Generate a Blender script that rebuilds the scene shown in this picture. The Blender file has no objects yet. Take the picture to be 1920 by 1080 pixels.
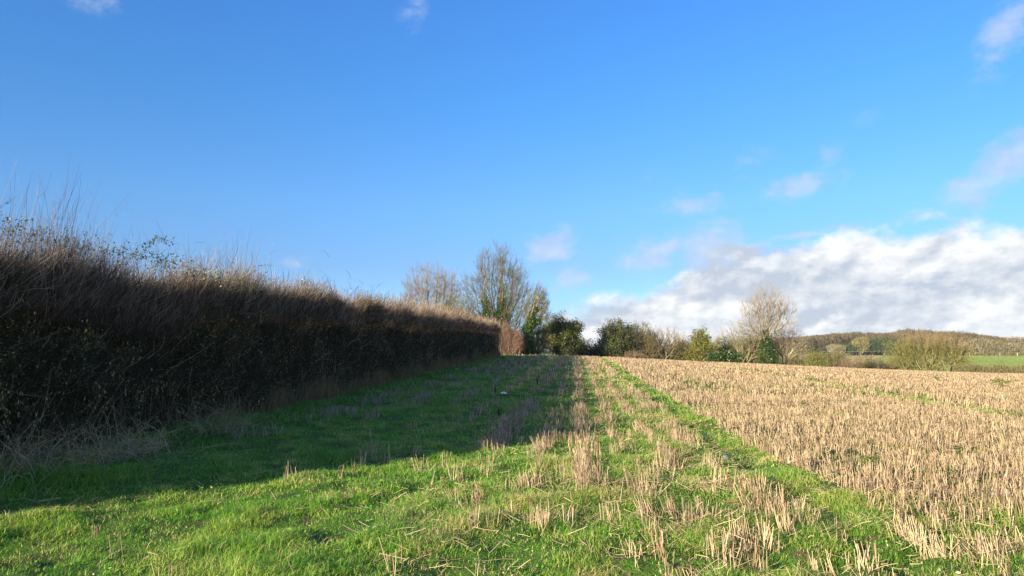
import bpy, math
import numpy as np

# ------------------------------------------------------------------ camera, sky, sun, exposure
SC = bpy.context.scene
COL = SC.collection
F_PX = 1386.0
PITCH = math.atan(115.0 / F_PX)
CAM_Z = 1.6
cam_d = bpy.data.cameras.new("camera")
cam_d.sensor_width = 36.0
cam_d.lens = F_PX / 1920.0 * 36.0
cam_d.clip_start = 0.05
cam_d.clip_end = 12000.0
cam = bpy.data.objects.new("camera", cam_d)
COL.objects.link(cam)
cam.location = (0, 0, CAM_Z)
cam.rotation_euler = (math.pi / 2 + PITCH, 0, 0)
SC.camera = cam

SUN_AZ = math.radians(-137.0)      # measured from +Y towards +X: behind and to the left
SUN_EL = math.radians(13.3)
SC.view_settings.view_transform = 'Standard'
SC.view_settings.look = 'None'
SC.view_settings.gamma = 1.0
SC.view_settings.use_curve_mapping = False
SC.view_settings.exposure = 1.45

sun_d = bpy.data.lights.new("sun", 'SUN')
sun_d.energy = 4.7
sun_d.angle = math.radians(0.5)
sun_d.color = (1.0, 0.87, 0.66)
sun = bpy.data.objects.new("sun", sun_d)
COL.objects.link(sun)
sd = np.array([math.sin(SUN_AZ) * math.cos(SUN_EL), math.cos(SUN_AZ) * math.cos(SUN_EL), math.sin(SUN_EL)])
from mathutils import Vector
sun.rotation_euler = Vector(sd).to_track_quat('Z', 'Y').to_euler()
sun.location = (-40, -40, 40)

SKY_STRENGTH = 0.115
world = bpy.data.worlds.new("World")
SC.world = world
world.use_nodes = True


class NT:
    """small helper for wiring shader nodes"""
    def __init__(s, nt):
        s.nt = nt
        nt.nodes.clear()

    def n(s, kind, **kw):
        nd = s.nt.nodes.new(kind)
        for k, v in kw.items():
            setattr(nd, k, v)
        return nd

    def l(s, a, b):
        s.nt.links.new(a, b)

    def inp(s, sock, v):
        if v is None:
            return
        if isinstance(v, bpy.types.NodeSocket):
            s.l(v, sock)
        else:
            sock.default_value = v

    def m(s, op, a, b=None, c=None, clamp=False):
        nd = s.n('ShaderNodeMath', operation=op)
        nd.use_clamp = clamp
        s.inp(nd.inputs[0], a)
        s.inp(nd.inputs[1], b)
        s.inp(nd.inputs[2], c)
        return nd.outputs[0]

    def mr(s, v, a, b, c=0.0, d=1.0, kind='SMOOTHSTEP'):
        nd = s.n('ShaderNodeMapRange', interpolation_type=kind)
        s.inp(nd.inputs[0], v)
        for i, x in enumerate((a, b, c, d)):
            s.inp(nd.inputs[1 + i], x)
        return nd.outputs[0]

    def mix(s, f, a, b, blend='MIX'):
        nd = s.n('ShaderNodeMix', data_type='RGBA', blend_type=blend)
        s.inp(nd.inputs[0], f)
        s.inp(nd.inputs[6], a)
        s.inp(nd.inputs[7], b)
        return nd.outputs[2]

    def comb(s, x, y, z):
        nd = s.n('ShaderNodeCombineXYZ')
        s.inp(nd.inputs[0], x)
        s.inp(nd.inputs[1], y)
        s.inp(nd.inputs[2], z)
        return nd.outputs[0]

    def noise(s, vec, scale, detail=4.0, rough=0.5, dist=0.0):
        nd = s.n('ShaderNodeTexNoise')
        if vec is not None:
            s.l(vec, nd.inputs['Vector'])
        nd.inputs['Scale'].default_value = scale
        nd.inputs['Detail'].default_value = detail
        nd.inputs['Roughness'].default_value = rough
        nd.inputs['Distortion'].default_value = dist
        return nd.outputs['Fac']


def azel(px, py):
    """photo pixel -> azimuth, elevation of that direction in the world"""
    cx, cy = (px - 960) / F_PX, (540 - py) / F_PX
    y = math.cos(PITCH) - cy * math.sin(PITCH)
    z = math.sin(PITCH) + cy * math.cos(PITCH)
    return math.atan2(cx, y), math.atan2(z, math.hypot(cx, y))


def build_world():
    g = NT(world.node_tree)
    out = g.n('ShaderNodeOutputWorld')
    bg = g.n('ShaderNodeBackground')
    bg.inputs[1].default_value = SKY_STRENGTH
    g.l(bg.outputs[0], out.inputs[0])
    sky = g.n('ShaderNodeTexSky', sky_type='NISHITA')
    sky.sun_disc = False
    sky.sun_elevation = SUN_EL
    sky.sun_rotation = SUN_AZ
    sky.air_density = 1.0
    sky.dust_density = 0.3
    sky.ozone_density = 2.0
    tc = g.n('ShaderNodeTexCoord')
    sep = g.n('ShaderNodeSeparateXYZ')
    g.l(tc.outputs['Generated'], sep.inputs[0])
    X, Y, Z = sep.outputs
    az = g.m('ARCTAN2', X, Y)
    el = g.m('ARCSINE', g.m('MINIMUM', g.m('MAXIMUM', Z, -1.0), 1.0))
    # the deep winter blue of the photograph, over elevation
    rp = g.n('ShaderNodeValToRGB')
    g.l(g.mr(el, 0.0, 0.5, 0.0, 1.0, 'LINEAR'), rp.inputs[0])
    st = [(0.0, (0.24, 0.44, 0.9)), (0.22, (0.265, 0.38, 0.62)), (0.38, (0.28, 0.46, 0.70)), (0.66, (0.235, 0.505, 0.80)), (0.98, (0.235, 0.53, 0.92))]
    e = rp.color_ramp.elements
    while len(e) < len(st):
        e.new(0.5)
    for q, (po, co) in zip(e, st):
        q.position = po
        q.color = co + (1,)
    # towards the sun, behind the camera, a winter sky is whiter and brighter
    tow = g.m('ADD', g.m('MULTIPLY', X, math.sin(SUN_AZ)), g.m('MULTIPLY', Y, math.cos(SUN_AZ)))
    corr = g.mix(g.mr(tow, 0.0, 0.75), rp.outputs[0], (0.85, 0.85, 0.85, 1))
    base = g.mix(1.0, sky.outputs[0], corr, 'MULTIPLY')
    # cloud plane coordinates, streaks that rise to the right
    el2 = g.m('SUBTRACT', el, g.m('MULTIPLY', az, 0.07))
    v_str = g.comb(g.m('MULTIPLY', az, 1.0), g.m('MULTIPLY', el2, 1.6), 0.0)
    v_iso = g.comb(az, g.m('MULTIPLY', el, 1.4), 3.1)
    n1 = g.noise(v_str, 8.0, 8.0, 0.56, 0.1)
    n2 = g.noise(v_iso, 24.0, 8.0, 0.62, 0.1)
    n3 = g.noise(v_iso, 5.0, 3.0, 0.5, 0.2)
    # upper edge of the cloud bank as a curve over azimuth
    cv = g.n('ShaderNodeFloatCurve')
    g.l(g.mr(az, -0.1, 0.8, 0.0, 1.0, 'LINEAR'), cv.inputs['Value'])
    pts = [(1000, 660), (1040, 585), (1090, 562), (1150, 555), (1220, 530), (1290, 497), (1380, 468), (1460, 452),
           (1560, 436), (1700, 422), (1820, 408), (1930, 396)]
    c = cv.mapping.curves[0]
    raw = [(0.0, 0.1)] + [((azel(a, b)[0] + 0.1) / 0.9, azel(a, b)[1] / 0.3 + 0.1) for a, b in pts] + [(1.0, 0.6)]
    while len(c.points) < len(raw):
        c.points.new(0.5, 0.5)
    for p, r in zip(c.points, raw):
        p.location = r
    cv.mapping.update()
    edge = g.m('MULTIPLY', g.m('SUBTRACT', cv.outputs[0], 0.1), 0.3)
    d = g.m('SUBTRACT', edge, el)                                   # >0 inside the bank
    dn = g.m('ADD', d, g.m('MULTIPLY', g.m('SUBTRACT', n1, 0.5), 0.11))
    dn = g.m('ADD', dn, g.m('MULTIPLY', g.m('SUBTRACT', n2, 0.5), 0.065))
    bank = g.mr(dn, -0.008, 0.024)
    # wisps and small puffs: px, py, half width, half height, tilt, strength, greyness
    puffs = [(1030, 462, 48, 28, 0.3, 1.0), (1304, 378, 62, 24, 0.05, 0.75), (1508, 346, 68, 22, 0.15, 0.75),
             (1548, 300, 34, 26, 0.6, 0.5), (1410, 300, 44, 26, 0.7, 0.6), (1856, 332, 88, 34, 0.62, 0.95),
             (1890, 72, 62, 34, 0.95, 0.8), (785, 30, 46, 34, 0.9, 0.42), (165, 0, 70, 20, 0.0, 0.45),
             (1232, 478, 52, 30, 0.3, 1.0), (1340, 470, 76, 44, 0.3, 1.0), (1075, 522, 52, 20, 0.2, 0.7),
             (1165, 492, 34, 22, 0.3, 0.7), (1630, 215, 60, 20, 0.6, 0.22), (1500, 442, 44, 9, 0.05, 0.9),
             (1590, 424, 36, 8, 0.05, 0.8), (1740, 400, 60, 14, 0.2, 0.5), (1225, 335, 40, 22, 0.5, 0.25),
             (265, 185, 26, 18, 0.5, 0.18), (545, 492, 34, 14, 0.1, 0.5)]
    puff = None
    for px, py, hw, hh, tilt, st in puffs:
        a0, e0 = azel(px, py)
        u = g.m('SUBTRACT', az, a0)
        v = g.m('SUBTRACT', el, e0)
        ca, sa = math.cos(tilt), math.sin(tilt)
        uu = g.m('MULTIPLY', g.m('ADD', g.m('MULTIPLY', u, ca), g.m('MULTIPLY', v, sa)), F_PX / hw)
        vv = g.m('MULTIPLY', g.m('SUBTRACT', g.m('MULTIPLY', v, ca), g.m('MULTIPLY', u, sa)), F_PX / hh)
        rr = g.m('ADD', g.m('MULTIPLY', uu, uu), g.m('MULTIPLY', vv, vv))
        b = g.m('MULTIPLY', g.m('POWER', 2.718, g.m('MULTIPLY', rr, -0.8)), st)
        puff = b if puff is None else g.m('MAXIMUM', puff, b)
    pn = g.m('ADD', puff, g.m('MULTIPLY', g.m('SUBTRACT', n2, 0.52), 2.0))
    pn = g.m('ADD', pn, g.m('MULTIPLY', g.m('SUBTRACT', n1, 0.5), 0.8))
    pmask = g.m('MULTIPLY', g.mr(pn, 0.12, 1.05), g.mr(puff, 0.04, 0.35))
    pmask = g.m('MULTIPLY', pmask, 0.70)
    # shading of the bank: bright rims, grey bellies, bright low streaks
    # billows lit from the upper left: the cloud field less the same field a little towards the light
    vo = g.n('ShaderNodeVectorMath', operation='ADD')
    g.l(v_str, vo.inputs[0])
    vo.inputs[1].default_value = (-0.006, 0.015, 0.0)
    n4 = g.noise(v_str, 17.0, 9.0, 0.58, 0.1)
    n4b = g.noise(vo.outputs[0], 17.0, 9.0, 0.58, 0.1)
    relief = g.m('MULTIPLY', g.m('SUBTRACT', n4, n4b), 3.0)
    vo2 = g.n('ShaderNodeVectorMath', operation='ADD')
    g.l(v_str, vo2.inputs[0])
    vo2.inputs[1].default_value = (-0.012, 0.034, 0.0)
    n5 = g.noise(v_str, 7.0, 5.0, 0.5, 0.1)
    n5b = g.noise(vo2.outputs[0], 7.0, 5.0, 0.5, 0.1)
    relief2 = g.m('MULTIPLY', g.m('SUBTRACT', n5, n5b), 2.9)
    shade = g.m('ADD', g.m('ADD', relief, relief2), g.mr(n3, 0.36, 0.66, -0.05, 0.40))
    rim = g.mr(d, 0.06, 0.005)
    az_lit = g.mr(az, 0.22, 0.40)
    low = g.mr(el, 0.035, 0.005)
    f = g.m('ADD', g.m('ADD', shade, 0.16), g.m('MULTIPLY', g.m('MULTIPLY', rim, az_lit), 0.22))
    f = g.m('ADD', f, g.m('MULTIPLY', low, 0.10))
    spot = None
    for px, py, hw, hh in ((1135, 558, 34, 13), (1260, 520, 36, 12), (1815, 598, 62, 12), (1545, 605, 45, 10), (1110, 622, 70, 12)):
        a0, e0 = azel(px, py)
        u = g.m('SUBTRACT', az, a0)
        v = g.m('SUBTRACT', g.m('SUBTRACT', el, e0), g.m('MULTIPLY', u, 0.45))
        rr = g.m('ADD', g.m('POWER', g.m('ABSOLUTE', g.m('MULTIPLY', u, F_PX / hw)), 2.0),
                 g.m('POWER', g.m('ABSOLUTE', g.m('MULTIPLY', v, F_PX / hh)), 2.0))
        b = g.m('POWER', 2.718, g.m('MULTIPLY', rr, -0.7))
        spot = b if spot is None else g.m('MAXIMUM', spot, b)
    f = g.m('ADD', f, g.m('MULTIPLY', g.mr(g.m('ADD', spot, g.m('MULTIPLY', g.m('SUBTRACT', n2, 0.5), 3.0)), 0.3, 1.1), 0.6))
    K = 1.0
    f = g.m('ADD', f, 0.04, clamp=True)
    cloud = g.mix(f, (1.78 * K, 2.04 * K, 2.42 * K, 1), (3.2 * K, 3.25 * K, 3.3 * K, 1))
    pcol = g.mix(g.m('ADD', g.m('MULTIPLY', relief, 0.6), 0.45, clamp=True), (1.55 * K, 1.9 * K, 2.5 * K, 1), (2.5 * K, 2.7 * K, 2.95 * K, 1))
    c1 = g.mix(pmask, base, pcol)
    c2 = g.mix(bank, c1, cloud)
    g.l(c2, bg.inputs[0])


build_world()

# ------------------------------------------------------------------ helpers
RNG = np.random.default_rng(7)


def tag(o, label=None, cat=None, group=None, kind=None):
    if label:
        o['label'] = label
    if cat:
        o['category'] = cat
    if group:
        o['group'] = group
    if kind:
        o['kind'] = kind
    return o


def at(px, py, Y):
    cx, cy = (px - 960) / F_PX, (540 - py) / F_PX
    y = math.cos(PITCH) - cy * math.sin(PITCH)
    z = math.sin(PITCH) + cy * math.cos(PITCH)
    k = Y / y
    return np.array([cx * k, Y, CAM_Z + z * k])


def mesh_np(name, V, quads=None, tris=None, mat=None, parent=None, tint=None, smooth=False, loc=(0, 0, 0)):
    V = np.asarray(V, np.float32)
    nq = 0 if quads is None else len(quads)
    nt = 0 if tris is None else len(tris)
    loops = []
    if nq:
        loops.append(np.asarray(quads, np.int32).ravel())
    if nt:
        loops.append(np.asarray(tris, np.int32).ravel())
    lv = np.concatenate(loops)
    me = bpy.data.meshes.new(name)
    me.vertices.add(len(V))
    me.vertices.foreach_set('co', V.ravel())
    me.loops.add(len(lv))
    me.loops.foreach_set('vertex_index', lv)
    me.polygons.add(nq + nt)
    st = np.concatenate([np.arange(nq, dtype=np.int32) * 4, nq * 4 + np.arange(nt, dtype=np.int32) * 3])
    me.polygons.foreach_set('loop_start', st)
    if smooth:
        me.polygons.foreach_set('use_smooth', np.ones(nq + nt, bool))
    me.update(calc_edges=True)
    if tint is not None:
        a = me.attributes.new('tint', 'FLOAT', 'POINT')
        a.data.foreach_set('value', np.asarray(tint, np.float32))
    if mat:
        me.materials.append(mat)
    o = bpy.data.objects.new(name, me)
    COL.objects.link(o)
    o.location = loc
    if parent:
        o.parent = parent
    return o


def empty(name, loc=(0, 0, 0)):
    o = bpy.data.objects.new(name, None)
    COL.objects.link(o)
    o.location = loc
    o.empty_display_size = 0.3
    return o


def hash2(ix, iy, seed):
    h = (ix.astype(np.int64) * 374761393 + iy.astype(np.int64) * 668265263 + seed * 1442695041) & 0xffffffff
    h = ((h ^ (h >> 13)) * 1274126177) & 0xffffffff
    h = (h ^ (h >> 16)) & 0xffffffff
    return h / 4294967295.0


def vnoise(x, y, scale, seed=0, oct=3):
    """value noise 0..1"""
    x = np.asarray(x, float) / scale
    y = np.asarray(y, float) / scale
    tot = 0.0
    amp = 1.0
    s = 0.0
    for o in range(oct):
        ix, iy = np.floor(x), np.floor(y)
        fx, fy = x - ix, y - iy
        fx = fx * fx * (3 - 2 * fx)
        fy = fy * fy * (3 - 2 * fy)
        a = hash2(ix, iy, seed + o)
        b = hash2(ix + 1, iy, seed + o)
        c = hash2(ix, iy + 1, seed + o)
        d = hash2(ix + 1, iy + 1, seed + o)
        s = s + amp * ((a * (1 - fx) + b * fx) * (1 - fy) + (c * (1 - fx) + d * fx) * fy)
        tot += amp
        amp *= 0.5
        x = x * 2.03 + 11.3
        y = y * 2.03 + 5.7
    return s / tot


def sstep(x, a, b):
    t = np.clip((np.asarray(x, float) - a) / (b - a), 0, 1)
    return t * t * (3 - 2 * t)


ROW = 0.087          # rows and hedge run towards x = u + 0.087 y

TY = np.array([0, 60, 100, 150, 220, 300, 380, 450, 480, 520, 600, 800, 1500, 4000, 9000], float)
TZ = np.array([0.3, 0.0, -1.8, -3.9, -5.4, -5.1, -4.0, -2.6, -1.0, 2.5, 6.0, 8.0, 4.0, 0.0, -20.0], float)
_ty = np.arange(0, 9000, 5.0)
_tz = np.interp(_ty, TY, TZ)
_k = np.hanning(13)
_tz = np.convolve(np.pad(_tz, 6, mode='edge'), _k / _k.sum(), 'valid')


def H0(x, y):
    x = np.asarray(x, float)
    y = np.asarray(y, float)
    near = 0.93 * sstep(y, 6, 84) - 0.045 * np.maximum(0, x - 4) * sstep(y, 3, 14)
    near = near - 0.045 * 0.6 * np.exp(-((x - 4) / 3.0) ** 2) * sstep(y, 3, 14)
    near = np.maximum(near, -3.0) + 0.02 * np.minimum(0, x + 12) * 0
    rr_ = sstep(x / np.maximum(y, 1.0), 0.24, 0.34) * (y > 0)
    yc = 80 - 0.70 * np.clip(x - 8, 0, 60)
    s = sstep(y, yc, yc + 95)
    far = np.interp(y, _ty, _tz)
    far = far * rr_ + np.minimum(far, -3.0 - 0.004 * np.minimum(y, 3000)) * (1 - rr_)
    return near * (1 - s) + far * s


def micro(x, y):
    """tussocks, clods and wheel ruts of the near field"""
    u = x - ROW * y
    f = 1 - sstep(y, 40, 90)
    m = 0.115 * (vnoise(x, y, 0.38, 3, 3) - 0.5) + 0.12 * (vnoise(x, y, 1.7, 9, 2) - 0.5)
    rut = np.exp(-((u - 2.42 - 0.10 * (vnoise(y, y * 0, 4, 5, 1) - .5)) / 0.16) ** 2)
    rut2 = np.exp(-((u - 12.9) / 0.3) ** 2)
    # the turning ruts across the near right corner
    t = y - (5.55 + 0.22 * (x - 1.5) + 0.05 * (x - 1.5) ** 2)
    rut3 = np.exp(-(t / 0.14) ** 2) * sstep(x, 0.3, 1.6) * (1 - sstep(x, 4.2, 5.5))
    return (m - 0.085 * rut - 0.05 * rut2 - 0.11 * rut3) * f


def H(x, y):
    return H0(x, y) + micro(np.asarray(x, float), np.asarray(y, float))


def stubble_density(x, y):
    """0..1 how thick the stubble stands"""
    u = x - ROW * y
    wob = 0.40 * (vnoise(y, u * 0.3, 2.2, 21, 3) - 0.5)
    ub = u + wob
    side = sstep(ub, 2.8, 3.1)
    near_fade = sstep(y + 0.5 * (vnoise(x, y, 1.6, 77, 2) - .5) * 4, 6.2, 7.8)
    lanes = sstep(np.cos((u - 3.0) * 2 * np.pi / 0.42), -0.6, 0.5)
    gaps = sstep(vnoise(x, y, 1.3, 31, 3), 0.24, 0.44)
    dense = side * (0.25 + 0.75 * lanes) * (0.15 + 0.85 * gaps)
    fill = sstep(y, 28, 60)
    dense = dense * (1 - fill) + side * (0.60 + 0.40 * gaps) * fill
    nb = sstep(vnoise(u * 2.2, y * 0.8, 1.0, 36, 2), 0.50, 0.66)
    dense = dense * (near_fade + (1 - near_fade) * nb)
    tram = 1 - 0.95 * np.exp(-((ub - 12.9) / 0.75) ** 4)
    dense = dense * tram
    g2 = np.exp(-(((x - 8.2) / 1.0) ** 2 + ((y - 38) / 9.0) ** 2))
    dense = dense * (1 - 0.7 * g2)
    rows = 0
    for uc, wd, st, sd_ in ((1.86, 0.20, 1.0, 41), (1.26, 0.11, 0.95, 42), (0.70, 0.10, 0.9, 43), (0.08, 0.13, 1.0, 44),
                            (-0.52, 0.12, 0.7, 45), (-1.34, 0.20, 1.0, 46), (-2.4, 0.16, 0.6, 47), (-3.4, 0.20, 0.55, 48),
                            (-5.75, 0.36, 1.0, 49), (-4.6, 0.22, 0.7, 50)):
        rr = np.exp(-((u - uc + 0.08 * (vnoise(y, y * 0, 3, sd_, 2) - .5)) / wd) ** 2)
        br = sstep(vnoise(y, y * 0 + uc, 1.5, sd_ + 10, 3), 0.40, 0.60)
        if uc == -5.75:
            br = br * sstep(y, 12, 15)
        if -5 < uc < -2:
            br = br * sstep(y, 13, 20)
        if uc == -1.34:
            br = br * sstep(y, 11, 13)
        if uc < 0.6:
            br = br * (0.25 + 0.75 * sstep(y, 7, 9)) if uc > -2 else br
        rows = np.maximum(rows, rr * br * st)
    rows = np.maximum(rows, 0.75 * sstep(vnoise(x, y, 0.30, 71, 2), 0.73, 0.83) * sstep(u, -4.5, -1.0) * (1 - side))
    far = sstep(y, 24, 55) * (0.42 + 0.25 * vnoise(x, y, 3, 60, 2)) * sstep(u, -6.6, -4.5) * (1 - side)
    far = far * (0.15 + 0.85 * sstep(np.cos(u * 2 * np.pi / 1.15), -0.5, 0.6))
    track = 1 - np.exp(-((ub - 2.50) / 0.25) ** 4)
    return np.clip(np.maximum(dense, np.maximum(rows, far) * track), 0, 1)


# ------------------------------------------------------------------ materials
def mat_tint(name, cols, rough=0.8, noise_scale=None, noise_amt=0.25, transl=0.0, spec=0.2, bump=None):
    """colour runs over the 'tint' attribute of each blade, twig or leaf"""
    m = bpy.data.materials.new(name)
    m.use_nodes = True
    g = NT(m.node_tree)
    out = g.n('ShaderNodeOutputMaterial')
    bs = g.n('ShaderNodeBsdfPrincipled')
    bs.inputs['Roughness'].default_value = rough
    bs.inputs['Specular IOR Level'].default_value = spec
    at_ = g.n('ShaderNodeAttribute', attribute_name='tint')
    rp = g.n('ShaderNodeValToRGB')
    e = rp.color_ramp.elements
    while len(e) < len(cols):
        e.new(0.5)
    for i, c in enumerate(cols):
        if len(c) == 4:
            e[i].position = c[3]
        else:
            e[i].position = i / max(1, len(cols) - 1)
        e[i].color = (c[0], c[1], c[2], 1)
    g.l(at_.outputs['Fac'], rp.inputs[0])
    col = rp.outputs[0]
    if noise_scale:
        tc = g.n('ShaderNodeTexCoord')
        nz = g.noise(tc.outputs['Object'], noise_scale, 4.0)
        col = g.mix(1.0, col, g.mix(nz, (1 - noise_amt,) * 3 + (1,), (1 + noise_amt,) * 3 + (1,)), 'MULTIPLY')
    g.l(col, bs.inputs['Base Color'])
    if transl > 0:
        tr = g.n('ShaderNodeBsdfTranslucent')
        g.l(col, tr.inputs['Color'])
        mx = g.n('ShaderNodeMixShader')
        mx.inputs[0].default_value = transl
        g.l(bs.outputs[0], mx.inputs[1])
        g.l(tr.outputs[0], mx.inputs[2])
        g.l(mx.outputs[0], out.inputs[0])
    else:
        g.l(bs.outputs[0], out.inputs[0])
    return m


M = {}
M['grass'] = mat_tint('grass_blades', [(0.045, 0.21, 0.015), (0.13, 0.345, 0.022), (0.26, 0.40, 0.045), (0.42, 0.44, 0.10), (0.58, 0.45, 0.22)], 0.55, 1.3, 0.25, 0.25, 0.3)
M['pasture'] = mat_tint('pasture_blades', [(0.075, 0.115, 0.03), (0.125, 0.16, 0.045), (0.22, 0.20, 0.09)], 0.8)
M['straw'] = mat_tint('straw', [(0.11, 0.075, 0.042), (0.26, 0.185, 0.108), (0.46, 0.335, 0.20), (0.68, 0.53, 0.33)], 0.6, 2.0, 0.2, 0.15, 0.3)
M['deadgrass'] = mat_tint('dead_grass', [(0.12, 0.080, 0.035), (0.27, 0.19, 0.09), (0.46, 0.34, 0.17)], 0.8, None, 0, 0.15)
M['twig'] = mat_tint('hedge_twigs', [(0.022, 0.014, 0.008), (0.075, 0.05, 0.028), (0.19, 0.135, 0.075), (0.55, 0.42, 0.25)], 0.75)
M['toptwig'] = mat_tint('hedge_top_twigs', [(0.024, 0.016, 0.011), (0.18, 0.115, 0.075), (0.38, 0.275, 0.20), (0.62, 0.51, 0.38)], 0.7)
M['hleaf'] = mat_tint('hedge_leaves', [(0.012, 0.020, 0.006), (0.026, 0.045, 0.010), (0.06, 0.07, 0.018), (0.22, 0.14, 0.06), (0.85, 0.60, 0.28)], 0.6, None, 0, 0.15)
M['brush'] = mat_tint('dead_brush', [(0.10, 0.07, 0.035), (0.30, 0.21, 0.11), (0.62, 0.47, 0.27)], 0.8)
M['core'] = mat_tint('hedge_dark_core', [(0.018, 0.014, 0.009), (0.035, 0.026, 0.017)], 0.95)
M['bramble'] = mat_tint('bramble_leaves', [(0.03, 0.06, 0.02), (0.06, 0.11, 0.035), (0.13, 0.19, 0.06), (0.5, 0.5, 0.2)], 0.45, None, 0, 0.2, 0.4)
M['ivy'] = mat_tint('ivy_leaves', [(0.014, 0.032, 0.008), (0.035, 0.07, 0.012), (0.08, 0.13, 0.025)], 0.4, None, 0, 0.1, 0.45)
M['evergreen'] = mat_tint('evergreen_leaves', [(0.014, 0.028, 0.006), (0.035, 0.055, 0.010), (0.08, 0.10, 0.02)], 0.5, 0.5, 0.3, 0.15, 0.4)
M['olive'] = mat_tint('olive_leaves', [(0.07, 0.085, 0.018), (0.15, 0.16, 0.03), (0.26, 0.25, 0.06)], 0.6, 0.4, 0.25, 0.2)
M['greenleaf'] = mat_tint('bright_bush_leaves', [(0.07, 0.11, 0.02), (0.14, 0.18, 0.03), (0.24, 0.25, 0.06)], 0.6, 0.4, 0.25, 0.2)
M['bark_grey'] = mat_tint('bark_grey', [(0.10, 0.075, 0.055), (0.22, 0.18, 0.13), (0.36, 0.29, 0.21)], 0.85, 3.0, 0.25)
M['bark_lichen'] = mat_tint('bark_lichen', [(0.08, 0.072, 0.035), (0.19, 0.17, 0.085), (0.32, 0.29, 0.16)], 0.85, 3.0, 0.25)
M['bark_pale'] = mat_tint('bark_pale', [(0.11, 0.09, 0.055), (0.21, 0.175, 0.11), (0.31, 0.26, 0.17)], 0.85, 3.0, 0.2)
M['twig_pink'] = mat_tint('twigs_reddish', [(0.12, 0.10, 0.07), (0.24, 0.20, 0.14), (0.38, 0.32, 0.22)], 0.8)
M['twig_brown'] = mat_tint('twigs_brown', [(0.06, 0.052, 0.024), (0.135, 0.112, 0.052), (0.24, 0.19, 0.10)], 0.8)
M['twig_red'] = mat_tint('twigs_red', [(0.11, 0.065, 0.045), (0.22, 0.135, 0.095), (0.33, 0.22, 0.155)], 0.8)
M['twig_rusty'] = mat_tint('twigs_rusty', [(0.12, 0.08, 0.04), (0.24, 0.16, 0.09), (0.34, 0.23, 0.14)], 0.8)
M['twig_lichen'] = mat_tint('twigs_lichen', [(0.05, 0.045, 0.02), (0.13, 0.115, 0.055), (0.23, 0.20, 0.11)], 0.8)
M['twig_willow'] = mat_tint('twigs_willow', [(0.08, 0.075, 0.025), (0.18, 0.16, 0.05), (0.30, 0.26, 0.10)], 0.8)
M['white'] = mat_tint('white_plastic', [(0.7, 0.73, 0.78), (0.8, 0.82, 0.86)], 0.4)
M['stone'] = mat_tint('flint_stone', [(0.10, 0.11, 0.125), (0.15, 0.16, 0.175)], 0.6, 9.0, 0.3)
M['deadleaf'] = mat_tint('fallen_leaf', [(0.55, 0.26, 0.14), (0.62, 0.32, 0.18)], 0.6, 20.0, 0.2, 0.2)
M['dock'] = mat_tint('dead_dock', [(0.02, 0.012, 0.008), (0.05, 0.03, 0.018)], 0.8)
M['post'] = mat_tint('post_wood', [(0.25, 0.22, 0.17), (0.36, 0.32, 0.25)], 0.85, 4.0, 0.2)
M['farwood'] = mat_tint('wood_canopy', [(0.035, 0.036, 0.018), (0.07, 0.06, 0.03), (0.115, 0.088, 0.048), (0.165, 0.11, 0.068)], 0.9, 0.02, 0.25)
M['fargreen'] = mat_tint('wood_evergreen', [(0.02, 0.035, 0.016), (0.035, 0.06, 0.025), (0.06, 0.09, 0.03)], 0.9)


def mat_ground(name):
    m = bpy.data.materials.new(name)
    m.use_nodes = True
    g = NT(m.node_tree)
    out = g.n('ShaderNodeOutputMaterial')
    bs = g.n('ShaderNodeBsdfPrincipled')
    bs.inputs['Roughness'].default_value = 0.95
    bs.inputs['Specular IOR Level'].default_value = 0.1
    a = g.n('ShaderNodeAttribute', attribute_name='tint')
    tc = g.n('ShaderNodeTexCoord')
    P = tc.outputs['Object']
    n1 = g.noise(P, 7.0, 6.0, 0.6)
    n2 = g.noise(P, 0.9, 4.0, 0.55)
    n3 = g.noise(P, 45.0, 3.0, 0.6)
    soil = g.mix(n1, (0.055, 0.038, 0.022, 1), (0.13, 0.095, 0.055, 1))
    moss = g.mix(n3, (0.04, 0.11, 0.012, 1), (0.10, 0.19, 0.025, 1))
    turf = g.mix(g.mr(g.m('ADD', g.m('MULTIPLY', n1, 0.6), g.m('MULTIPLY', n2, 0.4)), 0.46, 0.64), moss, soil)
    straw = g.mix(n3, (0.09, 0.065, 0.042, 1), (0.25, 0.175, 0.115, 1))
    fld = g.mix(g.mr(g.m('ADD', g.m('MULTIPLY', n1, 0.5), g.m('MULTIPLY', n2, 0.5)), 0.42, 0.6), straw, moss)
    fld = g.mix(0.75, turf, g.mix(0.8, fld, straw))
    col = g.mix(g.mr(a.outputs['Fac'], 0.1, 0.8, 0.0, 1.0, 'LINEAR'), turf, fld)
    g.l(col, bs.inputs['Base Color'])
    bp = g.n('ShaderNodeBump')
    bp.inputs['Strength'].default_value = 0.7
    bp.inputs['Distance'].default_value = 0.03
    g.l(n3, bp.inputs['Height'])
    g.l(bp.outputs[0], bs.inputs['Normal'])
    g.l(bs.outputs[0], out.inputs[0])
    return m


def mat_plain_noise(name, c1, c2, scale, rough=0.95, c3=None, scale2=1.0):
    m = bpy.data.materials.new(name)
    m.use_nodes = True
    g = NT(m.node_tree)
    out = g.n('ShaderNodeOutputMaterial')
    bs = g.n('ShaderNodeBsdfPrincipled')
    bs.inputs['Roughness'].default_value = rough
    bs.inputs['Specular IOR Level'].default_value = 0.1
    tc = g.n('ShaderNodeTexCoord')
    n = g.noise(tc.outputs['Object'], scale, 6.0, 0.6)
    col = g.mix(g.mr(n, 0.35, 0.65), c1 + (1,), c2 + (1,))
    if c3:
        col = g.mix(g.mr(g.noise(tc.outputs['Object'], scale2, 3.0), 0.5, 0.65), col, c3 + (1,))
    g.l(col, bs.inputs['Base Color'])
    g.l(bs.outputs[0], out.inputs[0])
    return m


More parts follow.
